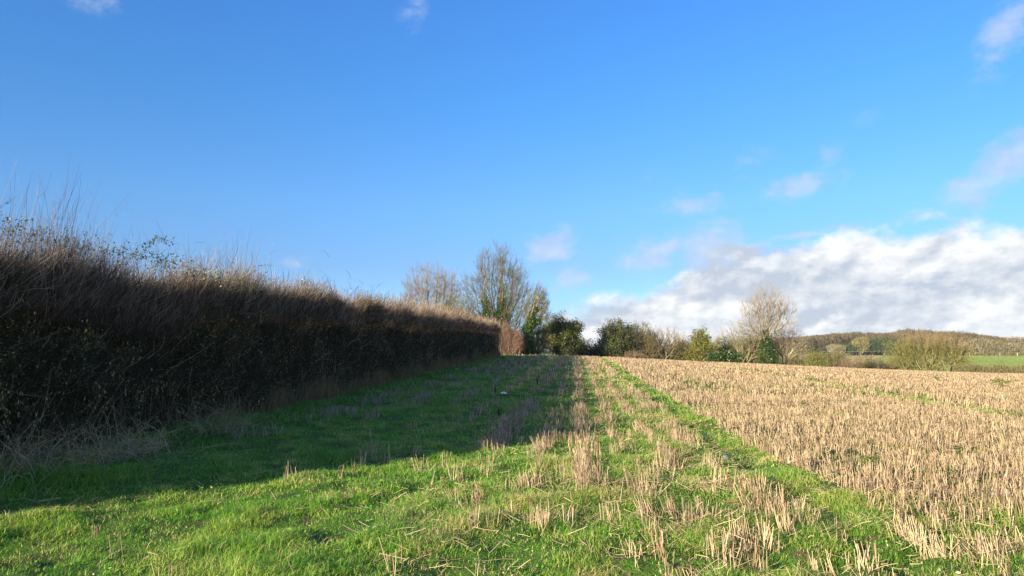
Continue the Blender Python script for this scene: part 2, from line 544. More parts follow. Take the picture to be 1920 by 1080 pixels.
# ------------------------------------------------------------------ the ground
def build_ground():
    ys = [-60, -40, -25, -15, -8, -4, -1, 1.0, 2.2, 3.2]
    y = 3.9
    while y < 120:
        ys.append(y)
        y += max(0.045, 0.0085 * y)
    while y < 9000:
        ys.append(y)
        y *= 1.035
    ys = np.array(ys)
    v = np.concatenate([-np.geomspace(9, 0.93, 22), np.linspace(-0.9, 0.9, 520), np.geomspace(0.93, 9, 22)])
    Yg, Vg = np.meshgrid(ys, v, indexing='ij')
    Xg = Vg * (np.abs(Yg) + 2.0)
    Zg = H(Xg, Yg)
    # behind the hedge and far out the land stays level
    V = np.stack([Xg, Yg, Zg], -1).reshape(-1, 3)
    nr, nc = Yg.shape
    idx = np.arange(nr * nc).reshape(nr, nc)
    Q = np.stack([idx[:-1, :-1], idx[:-1, 1:], idx[1:, 1:], idx[1:, :-1]], -1).reshape(-1, 4)
    d = stubble_density(V[:, 0], V[:, 1])
    tint = d * sstep(V[:, 1], 3, 12)
    tint = tint * (1 - sstep(V[:, 1], 105, 130))
    o = mesh_np('ground', V, quads=Q, mat=mat_ground('field_soil'), tint=tint, smooth=True)
    tag(o, kind='structure')


build_ground()


def build_far_fields():
    def sheet(name, x0, x1, y0, y1, mat, lift, nx=60, ny=60):
        xs, ys = np.linspace(x0, x1, nx), np.linspace(y0, y1, ny)
        Y, X = np.meshgrid(ys, xs, indexing='ij')
        Z = H0(X, Y) + lift
        V = np.stack([X, Y, Z], -1).reshape(-1, 3)
        idx = np.arange(nx * ny).reshape(ny, nx)
        Q = np.stack([idx[:-1, :-1], idx[:-1, 1:], idx[1:, 1:], idx[1:, :-1]], -1).reshape(-1, 4)
        return tag(mesh_np(name, V, quads=Q, mat=mat, smooth=True), kind='structure')
    sheet('pasture', 130, 520, 205, 452, mat_plain_noise('pasture_grass', (0.17, 0.22, 0.05), (0.21, 0.26, 0.065), 0.08, c3=(0.25, 0.28, 0.09), scale2=0.02), 0.25, 60, 120)
    sheet('arable_field', 120, 222, 385, 452, mat_plain_noise('arable_soil', (0.20, 0.17, 0.07), (0.26, 0.22, 0.10), 0.06), 0.32, 50, 80)


build_far_fields()


def build_pasture_grass():
    rng = np.random.default_rng(15)
    n = 70000
    y = rng.uniform(206, 451, n)
    x = rng.uniform(0.30, 0.80, n) * y
    k = (x > 125) & (x < 520)
    x, y = x[k], y[k]
    n = len(x)
    a = rng.uniform(0, 2 * np.pi, n)
    h = rng.uniform(0.10, 0.22, n)
    w = rng.uniform(0.3, 0.9, n)
    z = H0(x, y) + 0.22
    dx, dy = np.cos(a) * w / 2, np.sin(a) * w / 2
    V = np.stack([np.stack([x - dx, y - dy, z], -1), np.stack([x + dx, y + dy, z], -1), np.stack([x + dx * .6, y + dy * .6, z + h], -1), np.stack([x - dx * .7, y - dy * .7, z + h * .9], -1)], 1).reshape(-1, 3)
    Q = (np.arange(n) * 4)[:, None] + np.array([[0, 1, 2, 3]])
    o = mesh_np('pasture_grass', V, quads=Q, mat=M['pasture'], tint=np.repeat(np.clip(rng.normal(0.35, 0.06, n) + 0.3 * (vnoise(x, y, 25, 5, 2) - .5) + 0.45 * ((x < 222) & (y > 385)), 0, 1), 4))
    tag(o, 'short green grass of the distant pasture', 'grass', kind='stuff')


build_pasture_grass()


# ------------------------------------------------------------------ blades and stalks
def blades(name, x, y, h, w, lean, tint, mat, bend=0.5, z0=None, azim=None, rng=RNG):
    """two-segment tapered blades, one island each, in a single mesh"""
    n = len(x)
    a = rng.uniform(0, 2 * np.pi, n) if azim is None else azim
    fa = a + rng.uniform(-0.9, 0.9, n) + np.pi / 2
    dx, dy = np.cos(a), np.sin(a)
    wx, wy = np.cos(fa) * w / 2, np.sin(fa) * w / 2
    z = (H(x, y) - 0.008) if z0 is None else z0
    b = np.stack([x, y, z], -1)
    W = np.stack([wx, wy, np.zeros(n)], -1)
    mid = b + np.stack([dx * lean * h * 0.35, dy * lean * h * 0.35, h * 0.58], -1)
    tip = b + np.stack([dx * lean * h * (0.7 + bend), dy * lean * h * (0.7 + bend), h * (1 - 0.35 * np.minimum(1, lean * bend))], -1)
    V = np.stack([b - W, b + W, mid - W * 0.75, mid + W * 0.75, tip], 1).reshape(-1, 3)
    i = (np.arange(n) * 5)[:, None]
    Q = i + np.array([[0, 1, 3, 2]])
    T = i + np.array([[2, 3, 4]])
    return mesh_np(name, V, quads=Q, tris=T, mat=mat, tint=np.repeat(tint, 5))


def scatter(n, y0, y1, rng, m=0.76, pad=3.0):
    """points over the wedge of ground the photo sees and a few steps to each side of it, uniform over the area"""
    yy = np.linspace(y0, y1, 400)
    cum = m * (yy ** 2 - y0 ** 2) / 2 + pad * (yy - y0)
    y = np.interp(rng.uniform(0, cum[-1], n), cum, yy)
    x = rng.uniform(-1, 1, n) * (m * y + pad)
    return x, y


def build_grass():
    rng = np.random.default_rng(11)
    xs, ys, hs, ws, ts, ls = [], [], [], [], [], []
    for (y0, y1, dens, hw, wd) in ((3.9, 8, 4900, 1.0, 0.0042), (8, 13, 3000, 1.0, 0.0058), (13, 22, 1150, 1.05, 0.009),
                                   (22, 40, 370, 1.1, 0.017), (40, 88, 85, 1.15, 0.038)):
        area = 0.76 * (y1 * y1 - y0 * y0) + 6.0 * (y1 - y0)
        x, y = scatter(int(area * dens), y0, y1, rng)
        u = x - ROW * y
        keep = u > -8.3
        sd_ = stubble_density(x, y)
        patch = vnoise(x, y, 0.5, 101, 3)
        big = vnoise(x, y, 2.7, 102, 2)
        p = 0.30 + 0.85 * sstep(patch + 0.35 * (big - 0.5), 0.30, 0.52)
        in_st = sstep(u, 2.7, 3.2)
        pst = 0.05 + 0.75 * sstep(vnoise(x, y, 1.1, 103, 3), 0.55, 0.70)
        pst = np.maximum(pst, np.exp(-((u - 12.9) / 0.6) ** 2))
        pst = np.maximum(pst, 0.9 * (1 - sstep(y, 6.6, 9.0)))
        p = p * (1 - in_st) + pst * in_st
        p = p * (1 - 0.5 * sd_)
        # bare, trodden earth
        bare = np.exp(-(((x - 0.55) / 0.55) ** 2 + ((y - 7.0) / 0.45) ** 2)) + np.exp(-(((x - 1.7) / 0.5) ** 2 + ((y - 5.75) / 0.25) ** 2))
        p = p * (1 - 0.75 * np.clip(bare, 0, 1))
        keep &= rng.uniform(0, 1, len(x)) < p
        x, y, u, patch, big, in_st = (q[keep] for q in (x, y, u, patch, big, in_st))
        n = len(x)
        lush = 1 - sstep(u, -6.9, -5.6)
        h = hw * (0.035 + 0.055 * rng.uniform(0, 1, n) ** 1.5) * (0.6 + 0.9 * sstep(patch, 0.3, 0.75)) * (1 + 0.8 * lush)
        h = h * (0.85 + 0.3 * sstep(big, 0.3, 0.7))
        t = 0.37 + 0.60 * (vnoise(x, y, 0.55, 104, 3) - 0.5) + rng.normal(0, 0.16, n) + 0.20 * (vnoise(x, y, 4.0, 105, 2) - 0.5)
        t = t - 0.14 * np.exp(-((u - 2.6) / 0.5) ** 2) - 0.20 * lush + 0.20 * sstep(u, -1.5, 1.5) * sstep(vnoise(x, y, 0.8, 108, 2), 0.5, 0.7)
        dead = rng.uniform(0, 1, n) < 0.08 + 0.10 * sstep(u, -3, 1) + (0.30 + 0.15 * sstep(u, -4, 0)) * sstep(vnoise(x, y, 0.6, 109, 3), 0.54, 0.72)
        t = np.where(dead, rng.uniform(0.82, 1.0, n), np.clip(t, 0.02, 0.74))
        xs.append(x); ys.append(y); hs.append(h); ts.append(t)
        ws.append(wd * rng.uniform(0.7, 1.3, n))
        ls.append(rng.uniform(0.15, 1.9, n))
    x, y, h, w, t, l = (np.concatenate(q) for q in (xs, ys, hs, ws, ts, ls))
    o = blades('grass', x, y, h, w, l, t, M['grass'], rng=rng)
    tag(o, 'short green grass covering the headland beside the hedge', 'grass', kind='stuff')
    print('grass blades', len(x))


def tubes(P, R, sides=3):
    """P (N,M,3) polylines, R (N,M) radii -> verts, quads (open ended; a thin tip)"""
    N, Mp, _ = P.shape
    T = np.empty_like(P)
    T[:, 1:-1] = P[:, 2:] - P[:, :-2]
    T[:, 0] = P[:, 1] - P[:, 0]
    T[:, -1] = P[:, -1] - P[:, -2]
    T /= np.linalg.norm(T, axis=-1, keepdims=True) + 1e-9
    ref = np.tile(np.array([0.31, 0.95, 0.05]), (N, 1))
    bad = np.abs((T[:, 0] * ref).sum(-1)) > 0.9
    ref[bad] = (0.95, -0.2, 0.2)
    A = np.cross(T, ref[:, None, :])
    A /= np.linalg.norm(A, axis=-1, keepdims=True) + 1e-9
    B = np.cross(T, A)
    ang = np.arange(sides) * 2 * np.pi / sides
    V = P[:, :, None, :] + R[:, :, None, None] * (A[:, :, None, :] * np.cos(ang)[None, None, :, None] + B[:, :, None, :] * np.sin(ang)[None, None, :, None])
    idx = np.arange(N * Mp * sides).reshape(N, Mp, sides)
    nx = np.roll(idx, -1, axis=2)
    Q = np.stack([idx[:, :-1], nx[:, :-1], nx[:, 1:], idx[:, 1:]], -1).reshape(-1, 4)
    return V.reshape(-1, 3), Q


def tube_mesh(name, P, R, mat, tint, sides=3, parent=None, smooth=True):
    V, Q = tubes(P, R, sides)
    return mesh_np(name, V, quads=Q, mat=mat, parent=parent, tint=np.repeat(tint, P.shape[1] * sides), smooth=smooth)


def tube_set(name, sets, mat, parent=None):
    """several bundles of tubes in one part; each (P, R, tint, sides)"""
    Vs, Qs, Ts, n0 = [], [], [], 0
    for P, R, t, sd in sets:
        V, Q = tubes(P, R, sd)
        Vs.append(V)
        Qs.append(Q + n0)
        Ts.append(np.repeat(t, P.shape[1] * sd))
        n0 += len(V)
    return mesh_np(name, np.concatenate(Vs), quads=np.concatenate(Qs), mat=mat, parent=parent, tint=np.concatenate(Ts), smooth=True)


def build_stubble():
    rng = np.random.default_rng(12)
    X, Y, HH, W, T = [], [], [], [], []
    for (y0, y1, dens, wd) in ((3.9, 8, 500, 0.0033), (8, 14, 520, 0.0038), (14, 26, 290, 0.0052), (26, 46, 95, 0.0095), (46, 98, 38, 0.019)):
        area = 0.76 * (y1 * y1 - y0 * y0) + 6.0 * (y1 - y0)
        n = int(area * dens / 4)
        # stalks come in small drilled clumps of about four
        x, y = scatter(n, y0, y1, rng)
        d = stubble_density(x, y)
        k = (rng.uniform(0, 1, n) < d) & (x - ROW * y > -7.0)
        x, y = x[k], y[k]
        sp = 0.026 if y0 < 14 else 0.05
        m = 4
        hclump = rng.uniform(0.75, 1.15, len(x))
        xx = np.repeat(x, m) + rng.normal(0, sp * 0.7, len(x) * m)
        yy = np.repeat(y, m) + rng.normal(0, sp * 1.8, len(x) * m)
        hh = np.repeat(hclump, m) * rng.uniform(0.11, 0.25, len(xx)) * (0.85 + 0.3 * vnoise(xx, yy, 2.0, 107, 2))
        X.append(xx); Y.append(yy); HH.append(hh)
        W.append(wd * rng.uniform(0.75, 1.35, len(xx)))
        T.append(np.clip(rng.normal(0.50, 0.28, len(xx)), 0, 1))
    # the thick bundles of stalks left standing along the near edge of the crop
    for px, py, k in ((1020, 1000, 16), (1080, 900, 14), (1095, 880, 12), (1240, 880, 22), (1225, 935, 18), (1150, 985, 16), (1385, 1010, 26),
                      (1350, 1050, 22), (1440, 1030, 30), (1470, 1000, 24), (1540, 1060, 20), (1730, 1015, 44), (1760, 1035, 36), (1700, 1000, 26),
                      (1850, 1040, 30), (1890, 1010, 26), (1330, 880, 26), (1300, 840, 22), (1345, 905, 22), (1050, 900, 10), (960, 930, 9),
                      (700, 860, 8), (780, 855, 9), (1190, 1050, 12), (905, 900, 8), (870, 960, 7), (1620, 1060, 20), (1500, 975, 16)):
        p = at(px, py, 6.0)
        d = (p - np.array([0, 0, CAM_Z]))
        q = np.array([0, 0, CAM_Z]) + d * (CAM_Z / -d[2])
        X.append(q[0] + rng.normal(0, 0.045, k)); Y.append(q[1] + rng.normal(0, 0.10, k))
        HH.append(rng.uniform(0.12, 0.24, k)); W.append(rng.uniform(0.0026, 0.0042, k)); T.append(rng.uniform(0.5, 1.0, k))
    x, y, h, w, t = (np.concatenate(q) for q in (X, Y, HH, W, T))
    n = len(x)
    z = H(x, y) - 0.02
    cl = np.stack([vnoise(x, y, 0.35, 61, 2) - .5, vnoise(x, y, 0.35, 62, 2) - .5], -1)
    lean = rng.normal(0, 0.13, (n, 2)) + cl * 0.75
    wild = rng.uniform(0, 1, n) < 0.07
    lean[wild] = rng.normal(0, 0.6, (wild.sum(), 2))
    b = np.stack([x, y, z], -1)
    top = b + np.stack([lean[:, 0] * h, lean[:, 1] * h, h / np.sqrt(1 + (lean ** 2).sum(-1))], -1)
    P = np.stack([b, top], 1)
    R = np.stack([w, w * 0.8], 1)
    V, Q = tubes(P, R, 3)
    cap = (np.arange(n) * 6)[:, None] + np.array([[3, 4, 5]])
    o = mesh_np('stubble', V, quads=Q, tris=cap, mat=M['straw'], tint=np.repeat(t, 6))
    tag(o, 'pale cut straw stubble standing in rows over the field', 'stubble', kind='stuff')
    print('stalks', n)
    # loose straw lying about
    rng = np.random.default_rng(13)
    xs, ys = [], []
    for y0, y1, dens in ((3.9, 9, 230), (9, 18, 85), (18, 40, 18)):
        area = 0.76 * (y1 * y1 - y0 * y0) + 6.0 * (y1 - y0)
        x, y = scatter(int(area * dens), y0, y1, rng)
        u = x - ROW * y
        p = 0.05 + 0.80 * sstep(u, -3.5, 1.0)
        p *= 0.3 + 0.7 * sstep(vnoise(x, y, 0.7, 65, 2), 0.42, 0.6)
        k = (rng.uniform(0, 1, len(x)) < p) & (u > -7)
        xs.append(x[k]); ys.append(y[k])
    x, y = np.concatenate(xs), np.concatenate(ys)
    n = len(x)
    a = rng.uniform(0, 2 * np.pi, n)
    L = 0.04 + 0.2 * rng.uniform(0, 1, n) ** 2.5
    dx, dy = np.cos(a) * L / 2, np.sin(a) * L / 2
    rise = rng.uniform(-0.03, 0.09, n) * np.minimum(1, L / 0.1)
    P = np.stack([np.stack([x - dx, y - dy, H(x - dx, y - dy) + 0.03 + rng.uniform(0, .03, n)], -1),
                  np.stack([x, y, H(x - dx, y - dy) + 0.045 + rise * .5 + rng.normal(0, .004, n)], -1),
                  np.stack([x + dx, y + dy, H(x - dx, y - dy) + 0.045 + rise], -1)], 1)
    w = rng.uniform(0.0010, 0.0024, n) * (1 + y / 25)
    R = np.stack([w, w, w * 0.8], 1)
    o = tube_mesh('straw_litter', P, R, M['straw'], np.clip(rng.normal(0.6, 0.25, n), 0, 1))
    tag(o, 'loose broken straws lying flat across the grass', 'straw', kind='stuff')


build_grass()
build_stubble()


# ------------------------------------------------------------------ leaf quads
def leaf_cloud(C, size, rng, up=0.3):
    """one bent leaf (two triangles' worth) at each point of C"""
    n = len(C)
    a = rng.normal(0, 1, (n, 3))
    a /= np.linalg.norm(a, axis=-1, keepdims=True)
    r = rng.normal(0, 1, (n, 3)) + np.array([0, 0, up])
    b = np.cross(a, r)
    b /= np.linalg.norm(b, axis=-1, keepdims=True) + 1e-9
    c = np.cross(a, b)
    s = (size * rng.uniform(0.6, 1.4, n))[:, None]
    V = np.stack([C - a * s, C + b * s * 0.45 + c * s * 0.15, C + a * s, C - b * s * 0.45 + c * s * 0.15], 1).reshape(-1, 3)
    Q = (np.arange(n) * 4)[:, None] + np.array([[0, 1, 2, 3]])
    return V, Q


def leaf_mesh(name, C, size, mat, tint, rng, parent=None, up=0.3):
    V, Q = leaf_cloud(C, size, rng, up)
    return mesh_np(name, V, quads=Q, mat=mat, parent=parent, tint=np.repeat(tint, 4))


# ------------------------------------------------------------------ the long hedge
HU_F = -7.75     # front face, as u = x - ROW*y
HU_B = -9.75


def twig_lines(base, direc, L, rng, wob=0.25, M_=4, grav=0.0):
    n = len(base)
    P = np.empty((n, M_, 3))
    P[:, 0] = base
    d = direc / (np.linalg.norm(direc, axis=-1, keepdims=True) + 1e-9)
    step = (L / (M_ - 1))[:, None]
    for k in range(1, M_):
        d = d + rng.normal(0, wob, (n, 3)) + np.array([0, 0, grav])
        d /= np.linalg.norm(d, axis=-1, keepdims=True)
        P[:, k] = P[:, k - 1] + d * step
    return P


def hedge_top(y):
    return 2.60 + 0.32 * sstep(y, 12, 22) + 0.42 * (vnoise(y, y * 0, 2.6, 201, 3) - 0.5)


def dist_y(n, y0, y1, rng, power=1.0):
    """y positions with a density that falls as 1/y**power: as many per picture width far as near"""
    u = rng.uniform(0, 1, n)
    if power == 1.0:
        return y0 * (y1 / y0) ** u
    q = 1 - power
    return (y0 ** q + u * (y1 ** q - y0 ** q)) ** (1 / q)


def build_hedge(Y0=4.5, Y1=73.0):
    rng = np.random.default_rng(21)
    root = empty('hedge', (HU_F - 1 + ROW * 30, 30, 0.2))
    tag(root, 'long tall leafless hedge with dark side and brown sunlit top along the field edge', 'hedge')
    off = np.array(root.location)

    def put(o):
        o.parent = root
        o.location = tuple(-off)
        return o

    def fade(y):           # twig thickness grows a little with distance so that far twigs still cover
        return 1 + y / 22.0
    # added solid core, dark and opaque so no light leaks through the twigs
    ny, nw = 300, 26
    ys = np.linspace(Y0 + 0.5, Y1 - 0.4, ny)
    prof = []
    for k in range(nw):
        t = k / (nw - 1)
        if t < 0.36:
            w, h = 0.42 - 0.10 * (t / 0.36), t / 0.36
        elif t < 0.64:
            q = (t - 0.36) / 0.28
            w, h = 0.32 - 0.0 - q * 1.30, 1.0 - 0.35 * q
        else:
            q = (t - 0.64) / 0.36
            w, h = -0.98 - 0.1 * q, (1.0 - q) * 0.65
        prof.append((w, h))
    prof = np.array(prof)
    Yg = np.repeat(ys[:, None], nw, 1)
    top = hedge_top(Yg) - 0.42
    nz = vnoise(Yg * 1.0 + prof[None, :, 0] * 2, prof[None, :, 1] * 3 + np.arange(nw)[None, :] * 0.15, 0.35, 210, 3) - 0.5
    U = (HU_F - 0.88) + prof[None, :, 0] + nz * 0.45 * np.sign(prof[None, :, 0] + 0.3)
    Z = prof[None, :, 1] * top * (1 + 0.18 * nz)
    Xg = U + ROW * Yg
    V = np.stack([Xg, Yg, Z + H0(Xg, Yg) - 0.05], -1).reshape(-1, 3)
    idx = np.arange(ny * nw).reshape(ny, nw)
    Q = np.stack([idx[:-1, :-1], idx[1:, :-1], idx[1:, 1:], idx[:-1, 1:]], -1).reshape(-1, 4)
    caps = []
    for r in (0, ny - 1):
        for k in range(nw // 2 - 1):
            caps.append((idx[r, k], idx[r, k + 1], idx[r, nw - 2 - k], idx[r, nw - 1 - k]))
    o = put(mesh_np('opaque_core', V, quads=np.concatenate([Q, np.array(caps)]), mat=M['core'], tint=rng.uniform(0, 1, len(V))))

    # side twigs, all over the near face and thinner on the back
    n = 150000
    y = dist_y(n, Y0, Y1, rng, 1.25)
    frac = rng.uniform(0, 1, n) + np.where(rng.uniform(0, 1, n) < 0.2, rng.exponential(0.07, n), 0)
    back = rng.uniform(0, 1, n) < 0.12
    bulge = 0.75 * (vnoise(y, frac * 2.6, 0.9, 220, 3) - 0.5)
    u = HU_F - 0.05 - np.abs(rng.normal(0, 0.26, n)) + bulge
    u = np.where(back, HU_B + np.abs(rng.normal(0, 0.25, n)), u)
    zt = hedge_top(y)
    z = frac * zt
    x = u + ROW * y
    base = np.stack([x, y, z + H0(x, y)], -1)
    dr = np.stack([rng.normal(0.10, 0.45, n), rng.normal(0, 0.55, n), rng.normal(0.75, 0.5, n)], -1)
    dr[back, 0] *= -1
    L = rng.uniform(0.14, 0.55, n)
    P = twig_lines(base, dr, L, rng, 0.28, 3)
    w = rng.uniform(0.0012, 0.0030, n) * fade(y)
    R = np.stack([w, w * 0.8, w * 0.4], 1)
    t = np.clip(rng.beta(1.6, 4.0, n) + 0.55 * (rng.uniform(0, 1, n) < 0.09), 0, 1)
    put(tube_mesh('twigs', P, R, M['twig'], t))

    # upright main stems showing at the foot
    n = 2600
    y = dist_y(n, Y0, Y1, rng, 1.0)
    u = HU_F - np.abs(rng.normal(0.05, 0.22, n))
    x = u + ROW * y
    base = np.stack([x, y, H0(x, y) - 0.03], -1)
    dr = np.stack([rng.normal(-0.02, 0.10, n), rng.normal(0, 0.12, n), np.ones(n)], -1)
    P = twig_lines(base, dr, rng.uniform(0.4, 1.5, n), rng, 0.10, 6)
    w = rng.uniform(0.003, 0.008, n) * (0.8 + y / 50)
    R = w[:, None] * np.linspace(1, 0.35, 6)[None, :]
    stem_sets = [(P, R, np.clip(rng.normal(0.6, 0.25, n), 0, 1), 4)]

    # the year's upright growth on top that the sun catches
    n = 62000
    y = dist_y(n, Y0, Y1, rng, 1.15)
    u = HU_F + 0.14 - np.minimum(rng.exponential(0.26, n), 1.9)
    x = u + ROW * y
    zt = hedge_top(y)
    arch = 0.16 * (1 - ((u - (HU_F + HU_B) / 2) / 1.0) ** 2)
    zb = zt - 0.20 + arch + rng.uniform(-0.50, 0.22, n) * np.where(u > HU_F - 0.35, 1, 0.45) + 0.35 * (vnoise(x, y, 1.3, 233, 3) - 0.5) - 0.60 * sstep(HU_F - u, 0.3, 1.8)
    L = (0.20 + 0.75 * rng.uniform(0, 1, n) ** 1.8) * (0.50 + 0.9 * vnoise(x, y, 0.9, 230, 3)) * (1 - 0.55 * sstep(HU_F - u, 0.4, 1.6)) * (1 + 0.15 * sstep(y, 15, 40))
    base = np.stack([x, y, zb + H0(x, y)], -1)
    dr = np.stack([rng.normal(0.06, 0.36, n), rng.normal(0, 0.38, n), np.ones(n)], -1)
    P = twig_lines(base, dr, L, rng, 0.19, 4)
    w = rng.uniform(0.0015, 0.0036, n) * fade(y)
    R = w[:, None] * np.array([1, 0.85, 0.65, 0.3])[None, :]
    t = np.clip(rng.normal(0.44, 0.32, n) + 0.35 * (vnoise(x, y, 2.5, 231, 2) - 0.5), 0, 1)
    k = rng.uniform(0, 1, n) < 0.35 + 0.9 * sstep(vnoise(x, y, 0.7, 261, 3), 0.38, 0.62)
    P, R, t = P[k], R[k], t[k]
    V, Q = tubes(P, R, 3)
    tv = t[:, None, None] * np.array([0.18, 0.45, 0.95, 1.15])[None, :, None] * np.ones((1, 1, 3))  # shade painted into the tint: each twig dark at its foot, pale at its tip
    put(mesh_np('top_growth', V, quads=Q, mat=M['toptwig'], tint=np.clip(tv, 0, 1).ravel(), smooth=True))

    # long whippy shoots standing against the sky, thicker together in places
    n = 5200
    y = dist_y(n, Y0, Y1, rng, 1.15)
    cl = vnoise(y, y * 0, 1.6, 240, 2)
    k = rng.uniform(0, 1, n) < 0.20 + 0.9 * sstep(cl, 0.4, 0.7)
    y = y[k]
    n = len(y)
    u = HU_F - 0.05 - 1.6 * rng.uniform(0, 1, n) ** 2.0
    x = u + ROW * y
    zt = hedge_top(y) - 0.25 * sstep(HU_F - u, 0.5, 1.7)
    nearf = 1 - 0.45 * sstep(y, 14, 32)
    L = (0.30 + 1.15 * rng.uniform(0, 1, n) ** 3.6) * nearf * (0.8 + 0.45 * sstep(vnoise(y, y * 0, 1.6, 240, 2), 0.4, 0.75))
    base = np.stack([x, y, zt - 0.1 + H0(x, y)], -1)
    dr = np.stack([rng.normal(0.10, 0.13, n), rng.normal(0, 0.16, n), np.ones(n)], -1)
    P = twig_lines(base, dr, L + 0.25, rng, 0.055, 6)
    w = rng.uniform(0.0020, 0.0036, n) * (1 + y / 30)
    R = w[:, None] * np.linspace(1, 0.3, 6)[None, :]
    # a few side twigs on the shoots
    m = 5200
    i = rng.integers(0, n, m)
    j = rng.integers(1, 5, m)
    bp = P[i, j]
    dr = np.stack([rng.normal(0, 0.6, m), rng.normal(0, 0.6, m), rng.uniform(0.3, 1, m)], -1)
    P2 = twig_lines(bp, dr, rng.uniform(0.05, 0.2, m), rng, 0.1, 3)
    w2 = w[i] * 0.6
    shoot_sets = [(P, R, np.clip(rng.normal(0.35, 0.25, n), 0, 1), 3), (P2, w2[:, None] * np.array([1, .8, .5])[None, :], np.clip(rng.normal(0.4, 0.25, m), 0, 1), 3)]
    # a few arching ones
    m = 120
    y = dist_y(m, Y0 + 1, Y1, rng, 1.0)
    u = rng.uniform(HU_B + 0.4, HU_F, m)
    x = u + ROW * y
    base = np.stack([x, y, hedge_top(y) + 0.15 + H0(x, y)], -1)
    a = rng.uniform(0, 2 * np.pi, m)
    dr = np.stack([np.cos(a) * 0.55, np.sin(a) * 0.75, np.ones(m)], -1)
    P = twig_lines(base, dr, rng.uniform(0.6, 1.1, m), rng, 0.09, 8, grav=-0.17)
    w = rng.uniform(0.002, 0.0035, m) * (1 + y / 30)
    shoot_sets.append((P, w[:, None] * np.linspace(1, .4, 8)[None, :], rng.uniform(0.2, 0.8, m), 3))
    put(tube_set('shoots', shoot_sets, M['toptwig']))

    # longer slanting branches that poke out of the dark side
    m = 420
    y = dist_y(m, Y0 + 1, Y1 - 4, rng, 1.2)
    u = HU_F - 0.12 + rng.normal(0, 0.05, m)
    x = u + ROW * y
    base = np.stack([x, y, rng.uniform(0.4, 1, m) * (hedge_top(y) - 0.25) + H0(x, y)], -1)
    dr = np.stack([rng.uniform(0.05, 0.35, m), rng.normal(0.2, 0.8, m), rng.uniform(0.1, 0.8, m)], -1)
    P = twig_lines(base, dr, rng.uniform(0.5, 1.2, m), rng, 0.12, 7, grav=0.02)
    w = rng.uniform(0.004, 0.010, m) * (0.8 + y / 60)
    stem_sets.append((P, w[:, None] * np.linspace(1, .3, 7)[None, :], rng.uniform(0.5, 1.0, m), 4))
    put(tube_set('stems', stem_sets, M['twig']))

    # small leaves that still cling on the side
    n = 190000
    y = dist_y(n, Y0, Y1, rng, 1.35)
    fr = rng.uniform(0.02, 1.02, n) + np.where(rng.uniform(0, 1, n) < 0.25, np.minimum(rng.exponential(0.08, n), 0.22), 0) + 0.22 * (vnoise(y, y * 0, 0.8, 257, 3) - 0.5)
    u = HU_F + 0.10 - np.abs(rng.normal(0, 0.26, n)) + 0.75 * (vnoise(y, fr * 2.6, 0.9, 220, 3) - 0.5)
    x = u + ROW * y
    z = fr * hedge_top(y)
    den = vnoise(y, z * 1.3, 1.1, 250, 3)
    k = rng.uniform(0, 1, n) < 0.45 + 0.9 * sstep(den, 0.4, 0.62)
    x, y, z, den, fr = x[k], y[k], z[k], den[k], fr[k]
    n = len(x)
    pale = rng.uniform(0, 1, n) < 0.04 + 0.34 * sstep(vnoise(y, z, 0.8, 251, 2), 0.5, 0.72) * (1 - sstep(fr, 0.55, 0.9))
    t = np.where(pale, rng.uniform(0.7, 1.0, n), rng.uniform(0.0, 0.6, n) * (1 - 0.3 * (fr > .9)))
    C = np.stack([x, y, z + H0(x, y)], -1)
    put(leaf_mesh('leaves', C, 0.013 * (1 + y / 28), M['hleaf'], t, rng))
    # dead leaves and stalks that hang upright on the side and catch the sky
    n = 26000
    y = dist_y(n, Y0, Y1, rng, 1.8)
    fr = rng.uniform(0.0, 1.0, n) ** 1.25
    k = rng.uniform(0, 1, n) < 0.04 + 0.96 * sstep(vnoise(y, fr * 2.6, 0.7, 271, 3), 0.50, 0.66) * (1 - 0.6 * sstep(fr, 0.6, 0.95))
    y, fr = y[k], fr[k]
    n = len(y)
    u = HU_F + 0.16 - np.abs(rng.normal(0, 0.14, n)) + 0.75 * (vnoise(y, fr * 2.6, 0.9, 220, 3) - 0.5)
    x = u + ROW * y
    z = fr * hedge_top(y) + H0(x, y)
    L = rng.uniform(0.02, 0.075, n)
    wd = rng.uniform(0.004, 0.010, n) * (1 + y / 40)
    sl = rng.normal(0, 0.25, (n, 2)) * L[:, None]
    a = rng.uniform(-1.2, 1.2, n)
    wx, wy = -np.sin(a) * wd, np.cos(a) * wd
    V = np.stack([np.stack([x, y, z], -1), np.stack([x + wx + sl[:, 0] / 2, y + wy + sl[:, 1] / 2, z + L * 0.55], -1),
                  np.stack([x + sl[:, 0], y + sl[:, 1], z + L], -1), np.stack([x - wx + sl[:, 0] / 2, y - wy + sl[:, 1] / 2, z + L * 0.5], -1)], 1).reshape(-1, 3)
    Q = (np.arange(n) * 4)[:, None] + np.array([[0, 1, 2, 3]])
    put(mesh_np('dead_leaves', V, quads=Q, mat=M['hleaf'], tint=np.repeat(rng.uniform(0.72, 1.0, n), 4)))
    # bramble and dead leaves threaded through the top growth of the nearer part
    n = 16000
    y = dist_y(n, Y0, 34, rng, 1.3)
    u = HU_F + 0.2 - 1.1 * rng.uniform(0, 1, n) ** 1.5
    x = u + ROW * y
    zz = rng.uniform(-0.35, 0.65, n)
    k = rng.uniform(0, 1, n) < sstep(vnoise(x * 1.5, y + zz * 2.0, 0.9, 281, 3), 0.52, 0.66)
    x, y, zz = x[k], y[k], zz[k]
    C = np.stack([x, y, hedge_top(y) + zz + H0(x, y)], -1)
    put(leaf_mesh('top_leaves', C, 0.017 * (1 + y / 50), M['bramble'], np.clip(rng.beta(1.5, 3.5, len(x)) + (rng.uniform(0, 1, len(x)) < 0.05), 0, 1), rng))
    return root


build_hedge()


